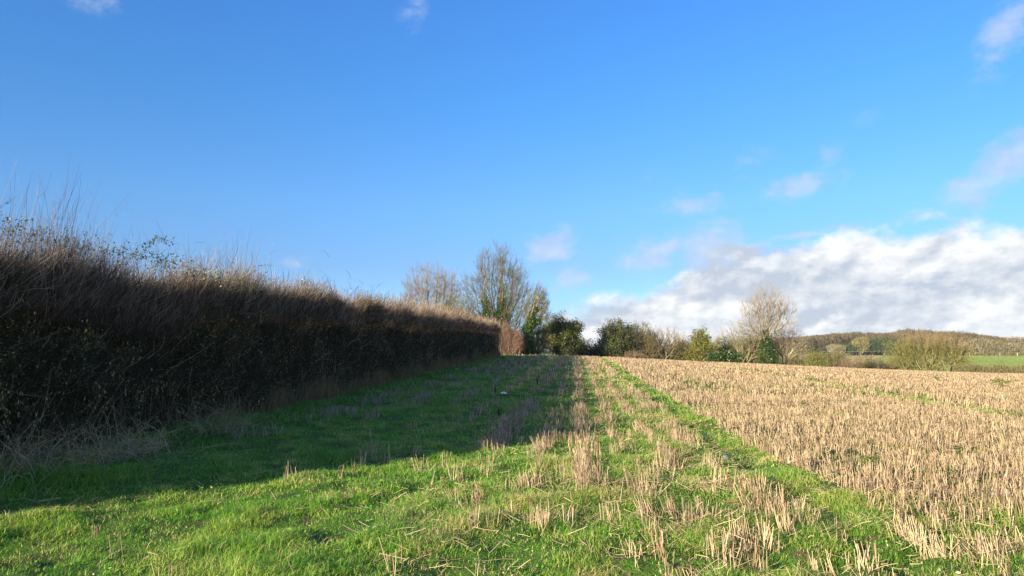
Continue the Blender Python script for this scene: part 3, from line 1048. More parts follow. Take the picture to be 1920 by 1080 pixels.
def build_bramble(name, label, pts_px, nleaf, seed, size=0.03, wiggle=0.05, spread=0.10, stem_r=0.004):
    """a bramble runner: an arching stem with leaves"""
    rng = np.random.default_rng(seed)
    K = np.array([at(*p) for p in pts_px])
    t = np.linspace(0, 1, 40)
    s = np.linspace(0, 1, len(K))
    C = np.stack([np.interp(t, s, K[:, i]) for i in range(3)], -1)
    ker = np.array([1, 2, 3, 2, 1.0])
    ker /= ker.sum()
    for i in range(3):
        C[:, i] = np.convolve(np.pad(C[:, i], 2, mode='edge'), ker, 'valid')
    C += rng.normal(0, wiggle * 0.15, C.shape)
    root = empty(name, tuple(C[0]))
    tag(root, label, 'bramble', 'brambles over the hedge')
    off = C[0]
    R = np.linspace(stem_r, stem_r * 0.4, 40)[None, :]
    main = ((C - off)[None], R, np.array([0.45]), 5)
    i = rng.integers(0, 40, nleaf // 3)
    base = C[i] - off + rng.normal(0, spread, (len(i), 3)) * np.array([1, 1, 0.8])
    base = np.repeat(base, 3, 0) + rng.normal(0, size * 0.9, (len(i) * 3, 3))
    tt = rng.beta(2, 3, len(base)) * 0.75
    tt[rng.uniform(0, 1, len(base)) < 0.06] = 1.0
    leaf_mesh('foliage', base, size, M['bramble'], tt, rng, parent=root, up=1.5)
    m = 30
    j = rng.integers(0, 40, m)
    P = twig_lines(C[j] - off, rng.normal(0, 1, (m, 3)), rng.uniform(0.1, 0.3, m), rng, 0.1, 4)
    tube_set('stem', [main, (P, np.full((m, 4), stem_r * 0.45), rng.uniform(0.3, 0.8, m), 3)], M['twig'], parent=root)


build_bramble('bramble_bush', 'leafy green bramble trailing over the near end of the hedge top', [(-60, 440, 10.3), (20, 425, 10.6), (60, 440, 10.9), (110, 462, 11.2), (170, 470, 11.6)], 1000, 31, 0.020, spread=0.13)
build_bramble('bramble_bush', 'bramble tip with a few leaves standing above the hedge against the sky', [(262, 486, 12.6), (278, 460, 12.8), (292, 446, 13.0), (308, 448, 13.1), (322, 458, 13.2)], 130, 32, 0.022, spread=0.05)
build_bramble('bramble_bush', 'long bramble runner sloping down along the hedge top from the leafy tip', [(190, 470, 11.8), (262, 478, 12.4), (320, 490, 13.0), (370, 510, 13.8), (420, 528, 14.8), (470, 542, 15.8)], 1100, 33, 0.020, spread=0.12)
build_bramble('bramble_bush', 'thin dark bramble low on the shaded hedge side near the field corner', [(110, 640, 10.6), (160, 655, 10.8), (200, 650, 11.0), (250, 668, 11.3)], 200, 34, 0.018, spread=0.15)


def build_dead_grass():
    rng = np.random.default_rng(41)
    n = 46000
    y = dist_y(n, 6.0, 73.0, rng, 1.05)
    pat = vnoise(y, y * 0, 1.7, 300, 3)
    keep = rng.uniform(0, 1, n) < (0.10 + 1.0 * sstep(pat, 0.42, 0.62)) * (0.10 + 0.90 * sstep(y, 13, 19))
    y = y[keep]
    n = len(y)
    u = HU_F + 0.12 + rng.normal(0, 0.16, n) + 0.2 * (vnoise(y, y * 0, 2.2, 301, 2) - .5)
    x = u + ROW * y
    h = rng.uniform(0.22, 0.80, n) * (0.6 + 0.6 * pat[keep])
    w = rng.uniform(0.0025, 0.005, n) * (1 + y / 22)
    o = blades('dead_grass', x, y, h, w, rng.uniform(0.05, 0.5, n), np.clip(rng.normal(0.45, 0.25, n), 0, 1), M['deadgrass'], bend=0.3, rng=rng)
    tag(o, 'tall dry brown grass standing along the foot of the hedge', 'dead grass', kind='stuff')


build_dead_grass()


def build_brush(px, py, Y, n, size, label, seed, tint=(0.4, 0.9)):
    rng = np.random.default_rng(seed)
    p = at(px, py, Y)
    p[2] = float(H(p[0], p[1]))
    root = empty('dead_bush', tuple(p))
    tag(root, label, 'dead brush', 'dead brush at the foot of the hedge')
    base = np.stack([rng.normal(0, size * 0.35, n), rng.normal(0, size * 0.5, n), rng.uniform(0, 0.1, n)], -1)
    a = rng.uniform(0, 2 * np.pi, n)
    dr = np.stack([np.cos(a) * 0.6 + 0.15, np.sin(a) * 0.6, rng.uniform(0.5, 1.4, n)], -1)
    P = twig_lines(base, dr, rng.uniform(0.5, 1.3, n) * size, rng, 0.16, 7, grav=-0.16)
    P[:, :, 2] = np.maximum(P[:, :, 2], 0.01)
    w = rng.uniform(0.0028, 0.0065, n)
    m = n * 2
    i, j = rng.integers(0, n, m), rng.integers(1, 6, m)
    P2 = twig_lines(P[i, j], rng.normal(0, 1, (m, 3)) + np.array([0, 0, .3]), rng.uniform(0.08, 0.3, m) * size, rng, 0.15, 3)
    w2 = w[i] * 0.6
    tube_set('undergrowth', [(P, w[:, None] * np.linspace(1, 0.4, 7)[None, :], rng.uniform(tint[0], tint[1], n), 3), (P2, w2[:, None] * np.array([1, .8, .4])[None, :], rng.uniform(tint[0], tint[1], m), 3)], M['brush'], parent=root)


build_brush(40, 850, 9.2, 110, 0.95, 'grey tangle of dead stems at the foot of the hedge by the frame edge', 51)
build_brush(245, 835, 10.7, 110, 0.75, 'fan of fine grey dead twigs leaning out of the hedge foot', 52, (0.5, 1.0))
build_brush(130, 845, 9.6, 50, 0.8, 'sparse dead stems arching between two grey tangles at the hedge foot', 53)
build_brush(415, 765, 13.8, 80, 0.8, 'grey dead twigs at the hedge foot beyond the fan of fine twigs', 54)


def build_long_tussock():
    rng = np.random.default_rng(55)
    p = at(125, 900, 9.0)
    root_xy = p[:2]
    n = 1500
    x = root_xy[0] + rng.normal(0, 0.45, n)
    y = root_xy[1] + rng.normal(0, 0.28, n)
    o = blades('grass_tussock', x, y, rng.uniform(0.12, 0.30, n), rng.uniform(0.004, 0.007, n), rng.uniform(0.4, 1.5, n),
               np.clip(rng.normal(0.35, 0.15, n), 0, 0.7), M['grass'], bend=0.9, rng=rng)
    tag(o, 'mound of long arching dark green grass at the foot of the hedge', 'grass tussock')


build_long_tussock()


# ------------------------------------------------------------------ trees and bushes
def sample_lobes(rng, n, lobes, W_, H_):
    """points through a crown made of rounded lobes (dx, z, rx, rz, weight), in half widths and heights"""
    w = np.array([l[4] * l[2] * l[3] for l in lobes])
    k = rng.choice(len(lobes), n, p=w / w.sum())
    L = np.array([l[:4] for l in lobes])[k]
    q = rng.normal(0, 1, (n, 3))
    q /= np.linalg.norm(q, axis=-1, keepdims=True)
    lump = 0.70 + 0.60 * vnoise(np.arctan2(q[:, 0], q[:, 1]) * 1.6 + k * 3.3, q[:, 2] * 2.4, 0.8, int(rng.integers(0, 9999)), 2)
    q *= (rng.uniform(0.02, 1, n) ** 0.42 * lump)[:, None]
    x = (L[:, 0] + q[:, 0] * L[:, 2]) * W_ / 2
    y = q[:, 1] * L[:, 2] * W_ / 2
    z = (L[:, 1] + q[:, 2] * L[:, 3]) * H_
    p = np.stack([x, y, z], -1)
    return p[z > 0.03 * H_]


def colonise(rng, tips, base, d0, clear, first=4, adv=0.4, wob=0.10):
    """limbs that split again and again until each reaches one tip; (start, start direction, end, number of tips beyond)"""
    segs = []
    d0 = d0 / np.linalg.norm(d0)
    node = base + d0 * clear
    segs.append((base, d0, node, len(tips)))
    stack = [(node, d0, tips, first)]
    while stack:
        node, dr, tp, k = stack.pop()
        n = len(tp)
        if n == 0:
            continue
        if n <= 2:
            for t in tp:
                segs.append((node, dr, t, 1))
            continue
        v = tp - node
        vn = v / (np.linalg.norm(v, axis=-1, keepdims=True) + 1e-6)
        k = min(k, n)
        c = vn[rng.choice(n, k, replace=False)]
        for _ in range(2):
            lab = np.argmax(vn @ c.T, axis=1)
            for j in range(k):
                if (lab == j).any():
                    m_ = vn[lab == j].mean(0)
                    c[j] = m_ / (np.linalg.norm(m_) + 1e-6)
        for j in range(k):
            s = tp[lab == j]
            if len(s) == 0:
                continue
            mv = s.mean(0) - node
            L = np.linalg.norm(mv)
            new = node + mv * adv * rng.uniform(0.75, 1.25) + rng.normal(0, wob * L * adv, 3)
            if len(s) <= 2:
                for t in s:
                    segs.append((node, dr, t, 1))
                continue
            nd = (new - node)
            nd = nd / (np.linalg.norm(nd) + 1e-6)
            segs.append((node, dr, new, len(s)))
            stack.append((new, nd, s, 2 if rng.uniform() < 0.7 else 3))
    return segs


def tree(name, label, cat, px, Y, top_py, width_px, lobes, wood, twig, seed, group=None, leaves=None, ivy=None, tips=1500, stems=1,
         base_w=0.1, clear=0.25, r_tip=0.009, lean=0.0, base_drop=0.15, first=4, adv=0.4, twigs=3, twl=0.05, r_max=0.4, wob=0.12, base=None, top_mat=None):
    """px: where the foot stands in the picture, Y its distance, top_py its top, width_px its width"""
    rng = np.random.default_rng(seed)
    p = at(px, 600, Y)
    gz = float(H0(p[0], Y)) if base is None else base
    Hh = at(px, top_py, Y)[2] - gz + base_drop
    W_ = width_px / F_PX * Y * (1.12 if cat == 'bush' else 1.0)
    T = sample_lobes(rng, tips, lobes, W_, Hh)
    a = rng.uniform(0, 2 * np.pi, stems)
    rad = np.sqrt(rng.uniform(0, 1, stems)) * base_w * W_ / 2
    if stems == 1:
        rad = rad * 0
    B = np.stack([np.cos(a) * rad, np.sin(a) * rad, np.zeros(stems)], -1)
    Td = T.copy()
    Td[:, 2] = 0
    own = np.argmin(((Td[:, None, :] * base_w + rng.normal(0, base_w * W_ * 0.08, (len(T), 1, 3)) - B[None]) ** 2)[..., :2].sum(-1), axis=1) if stems > 1 else np.zeros(len(T), int)
    segs = []
    trunks = []
    for k in range(stems):
        tk = T[own == k]
        if len(tk) < 3:
            continue
        mv = tk.mean(0) - B[k]
        d0 = mv / np.linalg.norm(mv) * 0.6 + np.array([lean, 0, 0.8])
        cl = clear * Hh * (1 if stems == 1 else rng.uniform(0.5, 1.3))
        sg = colonise(rng, tk, B[k], d0, cl, first, adv, wob)
        trunks.append(sg[0])
        segs += sg
    P0 = np.array([q[0] for q in segs])
    D0 = np.array([q[1] for q in segs])
    P1 = np.array([q[2] for q in segs])
    N = np.array([q[3] for q in segs])
    MP = 5
    t = np.linspace(0, 1, MP)[None, :, None]
    v = P1 - P0
    L = np.linalg.norm(v, axis=-1, keepdims=True)
    m0 = (D0 * L)[:, None] * 0.8
    m1 = (v + np.array([0, 0, 0.25]) * L)[:, None] * 0.8
    P = (2 * t ** 3 - 3 * t ** 2 + 1) * P0[:, None] + (t ** 3 - 2 * t ** 2 + t) * m0 + (-2 * t ** 3 + 3 * t ** 2) * P1[:, None] + (t ** 3 - t ** 2) * m1
    wb = rng.normal(0, 0.025, P.shape) * L[:, None]
    wb[:, 0] = 0
    wb[:, -1] = 0
    P = P + wb
    r0 = np.minimum(r_tip * N ** 0.5, r_max)
    r1 = np.where(N > 1, r0 * 0.86, r0 * 0.6)
    R = r0[:, None] + (r1 - r0)[:, None] * np.linspace(0, 1, MP)[None, :]
    big = N > max(10, 0.012 * len(T))
    root = empty(name, (p[0], Y, gz - base_drop))
    tag(root, label, cat, group)
    tube_mesh('trunk', P[big], R[big] * np.where(np.arange(big.sum())[:, None] < 0, 1, 1), wood, rng.uniform(0.25, 0.9, big.sum()), sides=5, parent=root)
    Pf, Rf = P[~big], R[~big]
    # short twigs over the last forks
    last = np.where(N <= 3)[0]
    i = np.repeat(last, twigs)
    j = rng.integers(1, MP, len(i))
    cen = np.array([0, 0, Hh * 0.3])
    out = P[i, j] - cen
    out /= np.linalg.norm(out, axis=-1, keepdims=True)
    dr = out * 0.7 + rng.normal(0, 0.5, (len(i), 3)) + np.array([0, 0, 0.6])
    Pt = twig_lines(P[i, j], dr, rng.uniform(0.5, 1.5, len(i)) * twl * Hh, rng, 0.12, MP)
    Rt = np.full((len(i), MP), r_tip * 0.8) * np.linspace(1, 0.6, MP)[None, :]
    Pc, Rc = np.concatenate([Pf, Pt]), np.concatenate([Rf, Rt])
    if top_mat is not None:
        zz = Pc[:, -1, 2] / Hh + rng.normal(0, 0.06, len(Pc)) + 0.12 * Pc[:, -1, 0] / (W_ / 2)
        hi = zz > 0.74
        tube_mesh('upper_crown', Pc[hi], Rc[hi], top_mat, np.clip(rng.normal(0.5, 0.27, hi.sum()), 0, 1), sides=3, parent=root)
        Pc, Rc = Pc[~hi], Rc[~hi]
    tube_mesh('crown', Pc, Rc, twig, np.clip(rng.normal(0.5, 0.27, len(Pc)), 0, 1), sides=3, parent=root)
    tp = np.concatenate([P1[N <= 2], Pt[::3, -1]])
    if leaves:
        # each entry: number, leaf size, material, scatter, (zmin, zmax) as parts of the height, (xmin, xmax) as parts of the half width
        for e, (nl, size, mt, sp, zr, xr) in enumerate(leaves):
            z01, x01 = tp[:, 2] / Hh, tp[:, 0] / (W_ / 2)
            ok = tp[(z01 > zr[0]) & (z01 < zr[1]) & (x01 > xr[0]) & (x01 < xr[1])]
            if len(ok) == 0:
                ok = tp
            seedp = ok[rng.integers(0, len(ok), max(20, nl // 16))]
            C = seedp[rng.integers(0, len(seedp), nl)] + rng.normal(0, sp, (nl, 3))
            C[:, 2] = np.maximum(C[:, 2], 0.02)
            leaf_mesh('foliage' if e == 0 else 'side_foliage', C, size, mt, np.clip(rng.normal(0.5, 0.27, nl), 0, 1), rng, parent=root, up=0.8)
    if ivy:
        nl, size, zmax, rad_, k_st = ivy
        # wraps the thickest limbs
        order = np.argsort(-N)[:k_st]
        PP = P[order]
        len_w = np.linalg.norm(PP[:, -1] - PP[:, 0], axis=-1)
        st = rng.choice(len(PP), nl, p=len_w / len_w.sum())
        f = rng.uniform(0, 1, nl) * (MP - 1)
        i0 = np.minimum(f.astype(int), MP - 2)
        ft = (f - i0)[:, None]
        C = PP[st, i0] * (1 - ft) + PP[st, i0 + 1] * ft
        a = rng.uniform(0, 2 * np.pi, nl)
        rd = rad_ * np.clip(1.25 - 1.05 * C[:, 2] / zmax, 0.12, 2) * rng.uniform(0.6, 1.3, nl) * (0.6 + 0.8 * vnoise(a * 0.8, C[:, 2], 0.7, seed, 2))
        C = C + np.stack([np.cos(a) * rd, np.sin(a) * rd, rng.normal(0, 0.15, nl)], -1)
        C = C[(C[:, 2] < zmax * rng.uniform(0.6, 1.1, len(C))) & (C[:, 2] > 0)]
        leaf_mesh('ivy', C, size, M['ivy'], np.clip(rng.normal(0.5, 0.27, len(C)), 0, 1), rng, parent=root, up=0.5)
    return root


ROUND = [(0, 0.50, 0.95, 0.50, 1.0), (-0.5, 0.36, 0.48, 0.34, 1.0), (0.5, 0.36, 0.48, 0.34, 1.0)]
LUMPY = [(-0.35, 0.50, 0.6, 0.46, 1.0), (0.4, 0.42, 0.58, 0.42, 1.0), (0.05, 0.64, 0.5, 0.35, 1.0), (0, 0.22, 0.85, 0.2, 0.8)]
POINTED = [(0, 0.34, 0.95, 0.34, 1.0), (0.05, 0.62, 0.55, 0.38, 1.0)]
BUSH = dict(stems=7, base_w=0.3, clear=0.08, tips=1100, r_tip=0.010, twl=0.07)

tree('tree', 'bare domed tree with brownish twigs rising behind the hedge', 'tree', 812, 98, 485, 134,
     [(-0.10, 0.68, 0.80, 0.31, 1.2), (-0.55, 0.56, 0.50, 0.24, 1), (0.5, 0.62, 0.5, 0.28, 1)], M['bark_grey'], M['bark_grey'], 101,
     tips=2300, clear=0.24, r_tip=0.008, first=6, stems=2, base_w=0.1, twl=0.04)
tree('tree', 'tallest bare tree, many yellow-green stems fanning up behind the end of the hedge', 'tree', 930, 90, 451, 170,
     [(-0.05, 0.74, 0.46, 0.27, 1), (0.30, 0.66, 0.46, 0.28, 1), (-0.45, 0.52, 0.50, 0.28, 1), (0.5, 0.48, 0.46, 0.28, 1), (0, 0.38, 0.85, 0.24, 1)],
     M['twig_lichen'], M['twig_lichen'], 102, tips=2700, stems=9, base_w=0.14, clear=0.16, ivy=(15000, 0.10, 9.5, 0.85, 14), r_tip=0.009, twl=0.045)
tree('tree', 'dark ivy-covered trunk leaning to the right under a bare crown at the hedge end', 'tree', 978, 82, 529, 74,
     [(0.85, 0.76, 0.66, 0.24, 1), (1.05, 0.56, 0.50, 0.2, 1), (0.3, 0.56, 0.4, 0.22, 0.7)], M['bark_lichen'], M['twig_lichen'], 103,
     tips=900, clear=0.36, lean=0.12, ivy=(9000, 0.09, 6.8, 0.7, 6), r_tip=0.009)
tree('evergreen_bush', 'small dark green bush rising above the hedge beside the tallest tree', 'bush', 850, 86, 549, 44, ROUND, M['bark_grey'], M['twig_brown'], 104,
     leaves=[(3000, 0.10, M['olive'], 0.25, (0, 1), (-1, 1)), (900, 0.10, M['evergreen'], 0.25, (0, 1), (-1, 0.2))], **BUSH)
tree('bush', 'bare brown bush behind the hedge below the tallest tree', 'bush', 880, 84, 572, 74, LUMPY, M['bark_grey'], M['twig_brown'], 105, **BUSH)

tree('bush', 'pale olive bush with thin upright twigs between the leaning tree and the evergreen', 'bush', 1008, 84, 603, 62, LUMPY, M['bark_lichen'], M['twig_willow'], 106,
     leaves=[(1800, 0.07, M['olive'], 0.2, (0.1, 1), (-1, 1))], **BUSH)
tree('evergreen_tree', 'broad ivy-clad evergreen tree with a dark right side at the end of the green strip', 'tree', 1050, 86, 583, 84,
     [(-0.1, 0.62, 0.5, 0.36, 1), (0.55, 0.62, 0.42, 0.2, 0.8), (0, 0.3, 0.95, 0.3, 1), (-0.5, 0.45, 0.45, 0.3, 1)], M['bark_grey'], M['twig_brown'], 107,
     leaves=[(14000, 0.09, M['evergreen'], 0.24, (0, 0.72), (-0.3, 1.2)), (4500, 0.10, M['olive'], 0.24, (0.3, 1.05), (-1, 1))], **dict(BUSH, tips=1500))
tree('hedge', 'reddish bare hedge end lit by the sun where the long dark hedge stops', 'hedge', 949, 80, 605, 62,
     [(-0.6, 0.5, 0.5, 0.48, 1), (0, 0.5, 0.5, 0.5, 1), (0.55, 0.42, 0.48, 0.42, 1)], M['twig_red'], M['twig_red'], 108,
     tips=3400, stems=44, base_w=0.95, clear=0.06, r_tip=0.009, twl=0.09, twigs=4, r_max=0.022)
for i, (px, tp, wp, lab, mt) in enumerate(((1102, 634, 36, 'low olive bush just right of the broad evergreen tree', 'olive'), (1124, 641, 30, 'low brown bush beside the dark ivy-covered bush', 'olive'))):
    tree('bush', lab, 'bush', px, 92, tp, wp, ROUND, M['bark_grey'], M['twig_brown'], 110 + i, leaves=[(900, 0.09, M[mt], 0.2, (0, 1), (-1, 1)), (900, 0.11, M['evergreen'], 0.2, (0, 0.5), (-1, 0.2))], **dict(BUSH, tips=500))
tree('evergreen_bush', 'dark rounded ivy-covered bush with black-green base at the field end', 'bush', 1160, 90, 599, 78,
     [(-0.15, 0.62, 0.7, 0.38, 1), (-0.25, 0.3, 0.8, 0.3, 1), (0.5, 0.45, 0.45, 0.4, 0.8)], M['bark_grey'], M['twig_brown'], 113,
     leaves=[(14000, 0.09, M['evergreen'], 0.24, (0, 1), (-1.1, 0.6)), (2500, 0.12, M['ivy'], 0.25, (0.1, 0.8), (-1.1, 0.1))], **dict(BUSH, tips=1300))
tree('bush', 'bare grey-brown bush growing out of the dark ivy-covered bush', 'bush', 1203, 91, 604, 80, LUMPY, M['bark_lichen'], M['twig_brown'], 114,
     leaves=[(1200, 0.09, M['olive'], 0.25, (0.3, 1), (-1, 0.3))], **dict(BUSH, tips=1800))
tree('bush', 'rounded bare brown bush with a rusty top between a grey-brown bush and an olive one', 'bush', 1246, 91, 611, 90, ROUND, M['bark_lichen'], M['twig_brown'], 115, top_mat=M['twig_rusty'], **dict(BUSH, tips=1500))
tree('bush', 'small reddish dead bush at the edge of the stubble', 'bush', 1188, 79, 655, 38, ROUND, M['twig_red'], M['twig_red'], 116, **dict(BUSH, tips=500))
tree('evergreen_tree', 'pointed olive-green tree beyond the stubble edge', 'tree', 1310, 90, 613, 66, POINTED, M['bark_lichen'], M['twig_willow'], 117,
     leaves=[(6500, 0.095, M['olive'], 0.24, (0, 1.05), (-1, 1))], **BUSH)
tree('evergreen_bush', 'low dark glossy green bush at the stubble edge', 'bush', 1355, 86, 658, 62, LUMPY, M['bark_grey'], M['twig_brown'], 118,
     leaves=[(4800, 0.12, M['ivy'], 0.2, (0, 1), (-1, 1)), (1400, 0.1, M['evergreen'], 0.2, (0, 1), (-1, -0.3))], **dict(BUSH, tips=600))
tree('bush', 'twisted lichen-green bush behind the low dark glossy bush', 'bush', 1350, 96, 624, 50, LUMPY, M['bark_lichen'], M['twig_willow'], 119,
     leaves=[(800, 0.09, M['olive'], 0.2, (0.4, 1), (-1, 1))], **dict(BUSH, tips=500, wob=0.3))
tree('tree', 'tall bare pale tree with green ivy around its trunk standing alone beyond the stubble', 'tree', 1436, 94, 529, 132,
     [(0.05, 0.74, 0.66, 0.26, 1), (-0.25, 0.58, 0.62, 0.26, 1), (0.40, 0.56, 0.55, 0.26, 1), (0, 0.46, 0.8, 0.16, 0.8)], M['bark_pale'], M['twig_pink'], 120,
     tips=1450, clear=0.27, ivy=(9500, 0.10, 4.8, 1.15, 2), r_tip=0.0085, first=7, r_max=0.22, twigs=4, twl=0.045)
tree('bush', 'yellow-green bare bush with crossing stems just left of the ivy-clad trunk', 'bush', 1392, 95, 598, 92, [(-0.2, 0.62, 0.75, 0.36, 1), (0.4, 0.5, 0.5, 0.4, 1)], M['bark_lichen'], M['twig_pink'], 121,
     leaves=[(1600, 0.08, M['olive'], 0.3, (0.1, 0.65), (-1, 1))], **dict(BUSH, tips=700, clear=0.14, stems=6, r_tip=0.009))
tree('bush', 'bare bush with stout slanting limbs just right of the ivy-clad trunk', 'bush', 1466, 96, 606, 92, [(0.25, 0.68, 0.7, 0.3, 1), (0.5, 0.45, 0.5, 0.3, 1), (-0.4, .6, .5, .3, 1)], M['bark_lichen'], M['twig_pink'], 122, **dict(BUSH, tips=600, clear=0.2, stems=4))

BELT = 'thicket closing the gaps of the tree line'
for i, (px, tp, wp, lab, tw, lf) in enumerate((
        (1142, 640, 50, 'olive scrub behind the dark ivy-covered bush', 'twig_willow', 'olive'),
        (1290, 634, 60, 'olive-brown scrub just behind the pointed olive-green tree', 'twig_brown', 'olive'),
        (1418, 628, 70, 'olive scrub behind the ivy-clad trunk', 'twig_willow', 'olive'),
        (1076, 628, 40, 'dark green scrub under the open side of the broad evergreen tree', 'twig_brown', 'evergreen'),
        (984, 636, 40, 'dark tangled scrub under the leaning trunk', 'twig_brown', 'evergreen'))):
    tree('bush', lab, 'bush', px, 88 if px < 1000 else 101, tp, wp, LUMPY, M['bark_grey'], M[tw], 170 + i, group=BELT,
         leaves=[(2600, 0.10, M[lf], 0.3, (0, 1), (-1, 1))], **dict(BUSH, tips=900))
VAL = 'bushes in the dip beyond the stubble'
for i, (px, Y, tp, wp, lab, tw, lf) in enumerate((
        (1375, 118, 634, 100, 'wide pale green bush low behind the ivy-clad tree', 'twig_willow', 'olive'),
        (1480, 136, 640, 90, 'dull olive bush right behind the slanting limbs of the bare bush', 'twig_brown', 'olive'),
        (1528, 130, 654, 44, 'bright yellow-green bush, brightest of those in the dip', 'twig_willow', 'greenleaf'),
        (1500, 134, 650, 60, 'grey-brown bush just left of the bright yellow-green bush', 'twig_brown', None),
        (1563, 130, 655, 60, 'brown-green bush just right of the bright yellow-green bush', 'twig_brown', 'olive'),
        (1604, 128, 661, 86, 'reddish brown bush halfway between the bright green bush and the great willow', 'twig_red', None),
        (1275, 96, 636, 70, 'brown twiggy bush filling the gap left of the pointed olive-green tree', 'twig_brown', None),
        (1332, 99, 638, 60, 'dull green bush behind the pointed olive-green tree', 'twig_willow', 'olive'),
        (1222, 98, 628, 90, 'grey thicket between the two bare brown bushes', 'twig_brown', None),
        (1645, 124, 667, 84, 'dark brown scrubby bush at the foot of the great willow', 'twig_brown', 'evergreen'))):
    tree('bush', lab, 'bush', px, Y, tp, wp, ROUND if i % 2 else LUMPY, M['bark_lichen'], M[tw], 130 + i, group=VAL,
         leaves=[(2200 if lf != 'evergreen' else 700, 0.10, M[lf], 0.3, (0, 1), (-1, 1))] if lf else None, **dict(BUSH, r_tip=0.012))
tree('willow_tree', 'great yellow-green many-stemmed willow bush at the far right of the stubble', 'tree', 1738, 104, 614, 172,
     [(-0.1, 0.68, 0.55, 0.31, 1), (0.35, 0.62, 0.5, 0.3, 1), (-0.6, 0.48, 0.4, 0.34, 1), (0.72, 0.40, 0.3, 0.3, 1), (0, 0.3, 0.9, 0.28, 1)],
     M['bark_lichen'], M['twig_willow'], 140, tips=2600, stems=24, base_w=0.55, clear=0.13, r_tip=0.011, twl=0.05, top_mat=M['twig_rusty'],
     leaves=[(2600, 0.08, M['greenleaf'], 0.35, (0.25, 0.8), (-0.9, 0.6))])


# ------------------------------------------------------------------ far hedgerows and the wood
def hedgerow(name, label, x0, y0, x1, y1, h, w, n, mat, seed, leafy=0.25):
    rng = np.random.default_rng(seed)
    cx, cy = (x0 + x1) / 2, (y0 + y1) / 2
    gz = float(H0(cx, cy))
    root = empty(name, (cx, cy, gz))
    tag(root, label, 'hedge')
    t = rng.uniform(0, 1, n)
    x = x0 + (x1 - x0) * t + rng.normal(0, w * 0.3, n)
    y = y0 + (y1 - y0) * t + rng.normal(0, w * 0.3, n)
    hh = h * (0.75 + 0.5 * vnoise(t * 60, t * 0, 2.0, seed, 2))
    z = rng.uniform(0, 0.55, n) * hh
    base = np.stack([x - cx, y - cy, z + H0(x, y) - gz], -1)
    dr = np.stack([rng.normal(0, .35, n), rng.normal(0, .35, n), np.ones(n)], -1)
    P = twig_lines(base, dr, hh * rng.uniform(0.25, 0.5, n), rng, 0.18, 4)
    r = np.full((n, 4), 0.00022 * math.hypot(cx, cy))
    tube_mesh('twigs', P, r, mat, np.clip(rng.normal(.5, .27, n), 0, 1), parent=root)
    m = int(n * leafy)
    i = rng.integers(0, n, m)
    leaf_mesh('foliage', P[i, rng.integers(0, 4, m)] + rng.normal(0, 0.15, (m, 3)), 0.0011 * math.hypot(cx, cy), M['olive'], rng.uniform(0, 1, m), rng, parent=root)


a, b = at(1800, 700, 158), at(1990, 700, 150)
hedgerow('hedge', 'low clipped brown hedge between the stubble and the green pasture', a[0], a[1], b[0], b[1], 2.3, 1.6, 9000, M['twig_brown'], 161)
a, b = at(1540, 668, 300), at(1680, 668, 300)
hedgerow('hedge', 'thin dark distant hedge below the evergreen part of the wood', a[0], a[1] + 140, b[0] + 45, b[1] + 140, 2.4, 2.0, 3000, M['twig_brown'], 162, 0.3)
a, b = at(1600, 680, 240), at(1700, 680, 240)
hedgerow('hedge', 'scrubby brown hedge across the dip left of the willow', a[0], a[1], b[0], b[1], 2.6, 2.5, 4500, M['twig_brown'], 163, 0.3)
a, b = at(1815, 668, 449), at(2000, 668, 449)
hedgerow('hedge', 'long dark hedge along the far side of the green pasture', a[0], a[1], b[0], b[1], 2.6, 2.0, 5000, M['twig_brown'], 164, 0.2)


def far_tree_arrays(rng, n, h, w, dens):
    """twiggy crown of one far tree as thin upright slivers through a domed volume"""
    q = rng.normal(0, 1, (n, 3))
    q /= np.linalg.norm(q, axis=-1, keepdims=True)
    q *= (rng.uniform(0.35, 1, n) ** 0.5)[:, None]
    lump = 0.8 + 0.45 * vnoise(q[:, 0] * 3 + 7, q[:, 2] * 3 + q[:, 1] * 2, 1.0, int(rng.integers(0, 9999)), 2)
    c = np.stack([q[:, 0] * w / 2 * lump, q[:, 1] * w / 2 * lump, h * 0.56 + q[:, 2] * h * 0.42 * lump], -1)
    d = np.stack([q[:, 0] * 0.7 + rng.normal(0, .3, n), q[:, 1] * 0.7 + rng.normal(0, .3, n), 0.55 + np.abs(rng.normal(0, .5, n))], -1)
    d /= np.linalg.norm(d, axis=-1, keepdims=True)
    L = rng.uniform(0.5, 1.3, n)[:, None] * dens
    return c - d * L * 0.5, c + d * L * 0.5


def sliver_mesh(name, A, B, wd, mat, tint, parent=None):
    P = np.stack([A, B], 1)
    R = np.stack([wd, wd * 0.5], 1)
    V, Q = tubes(P, R, 3)
    return mesh_np(name, V, quads=Q, mat=mat, parent=parent, tint=np.repeat(tint, 6))


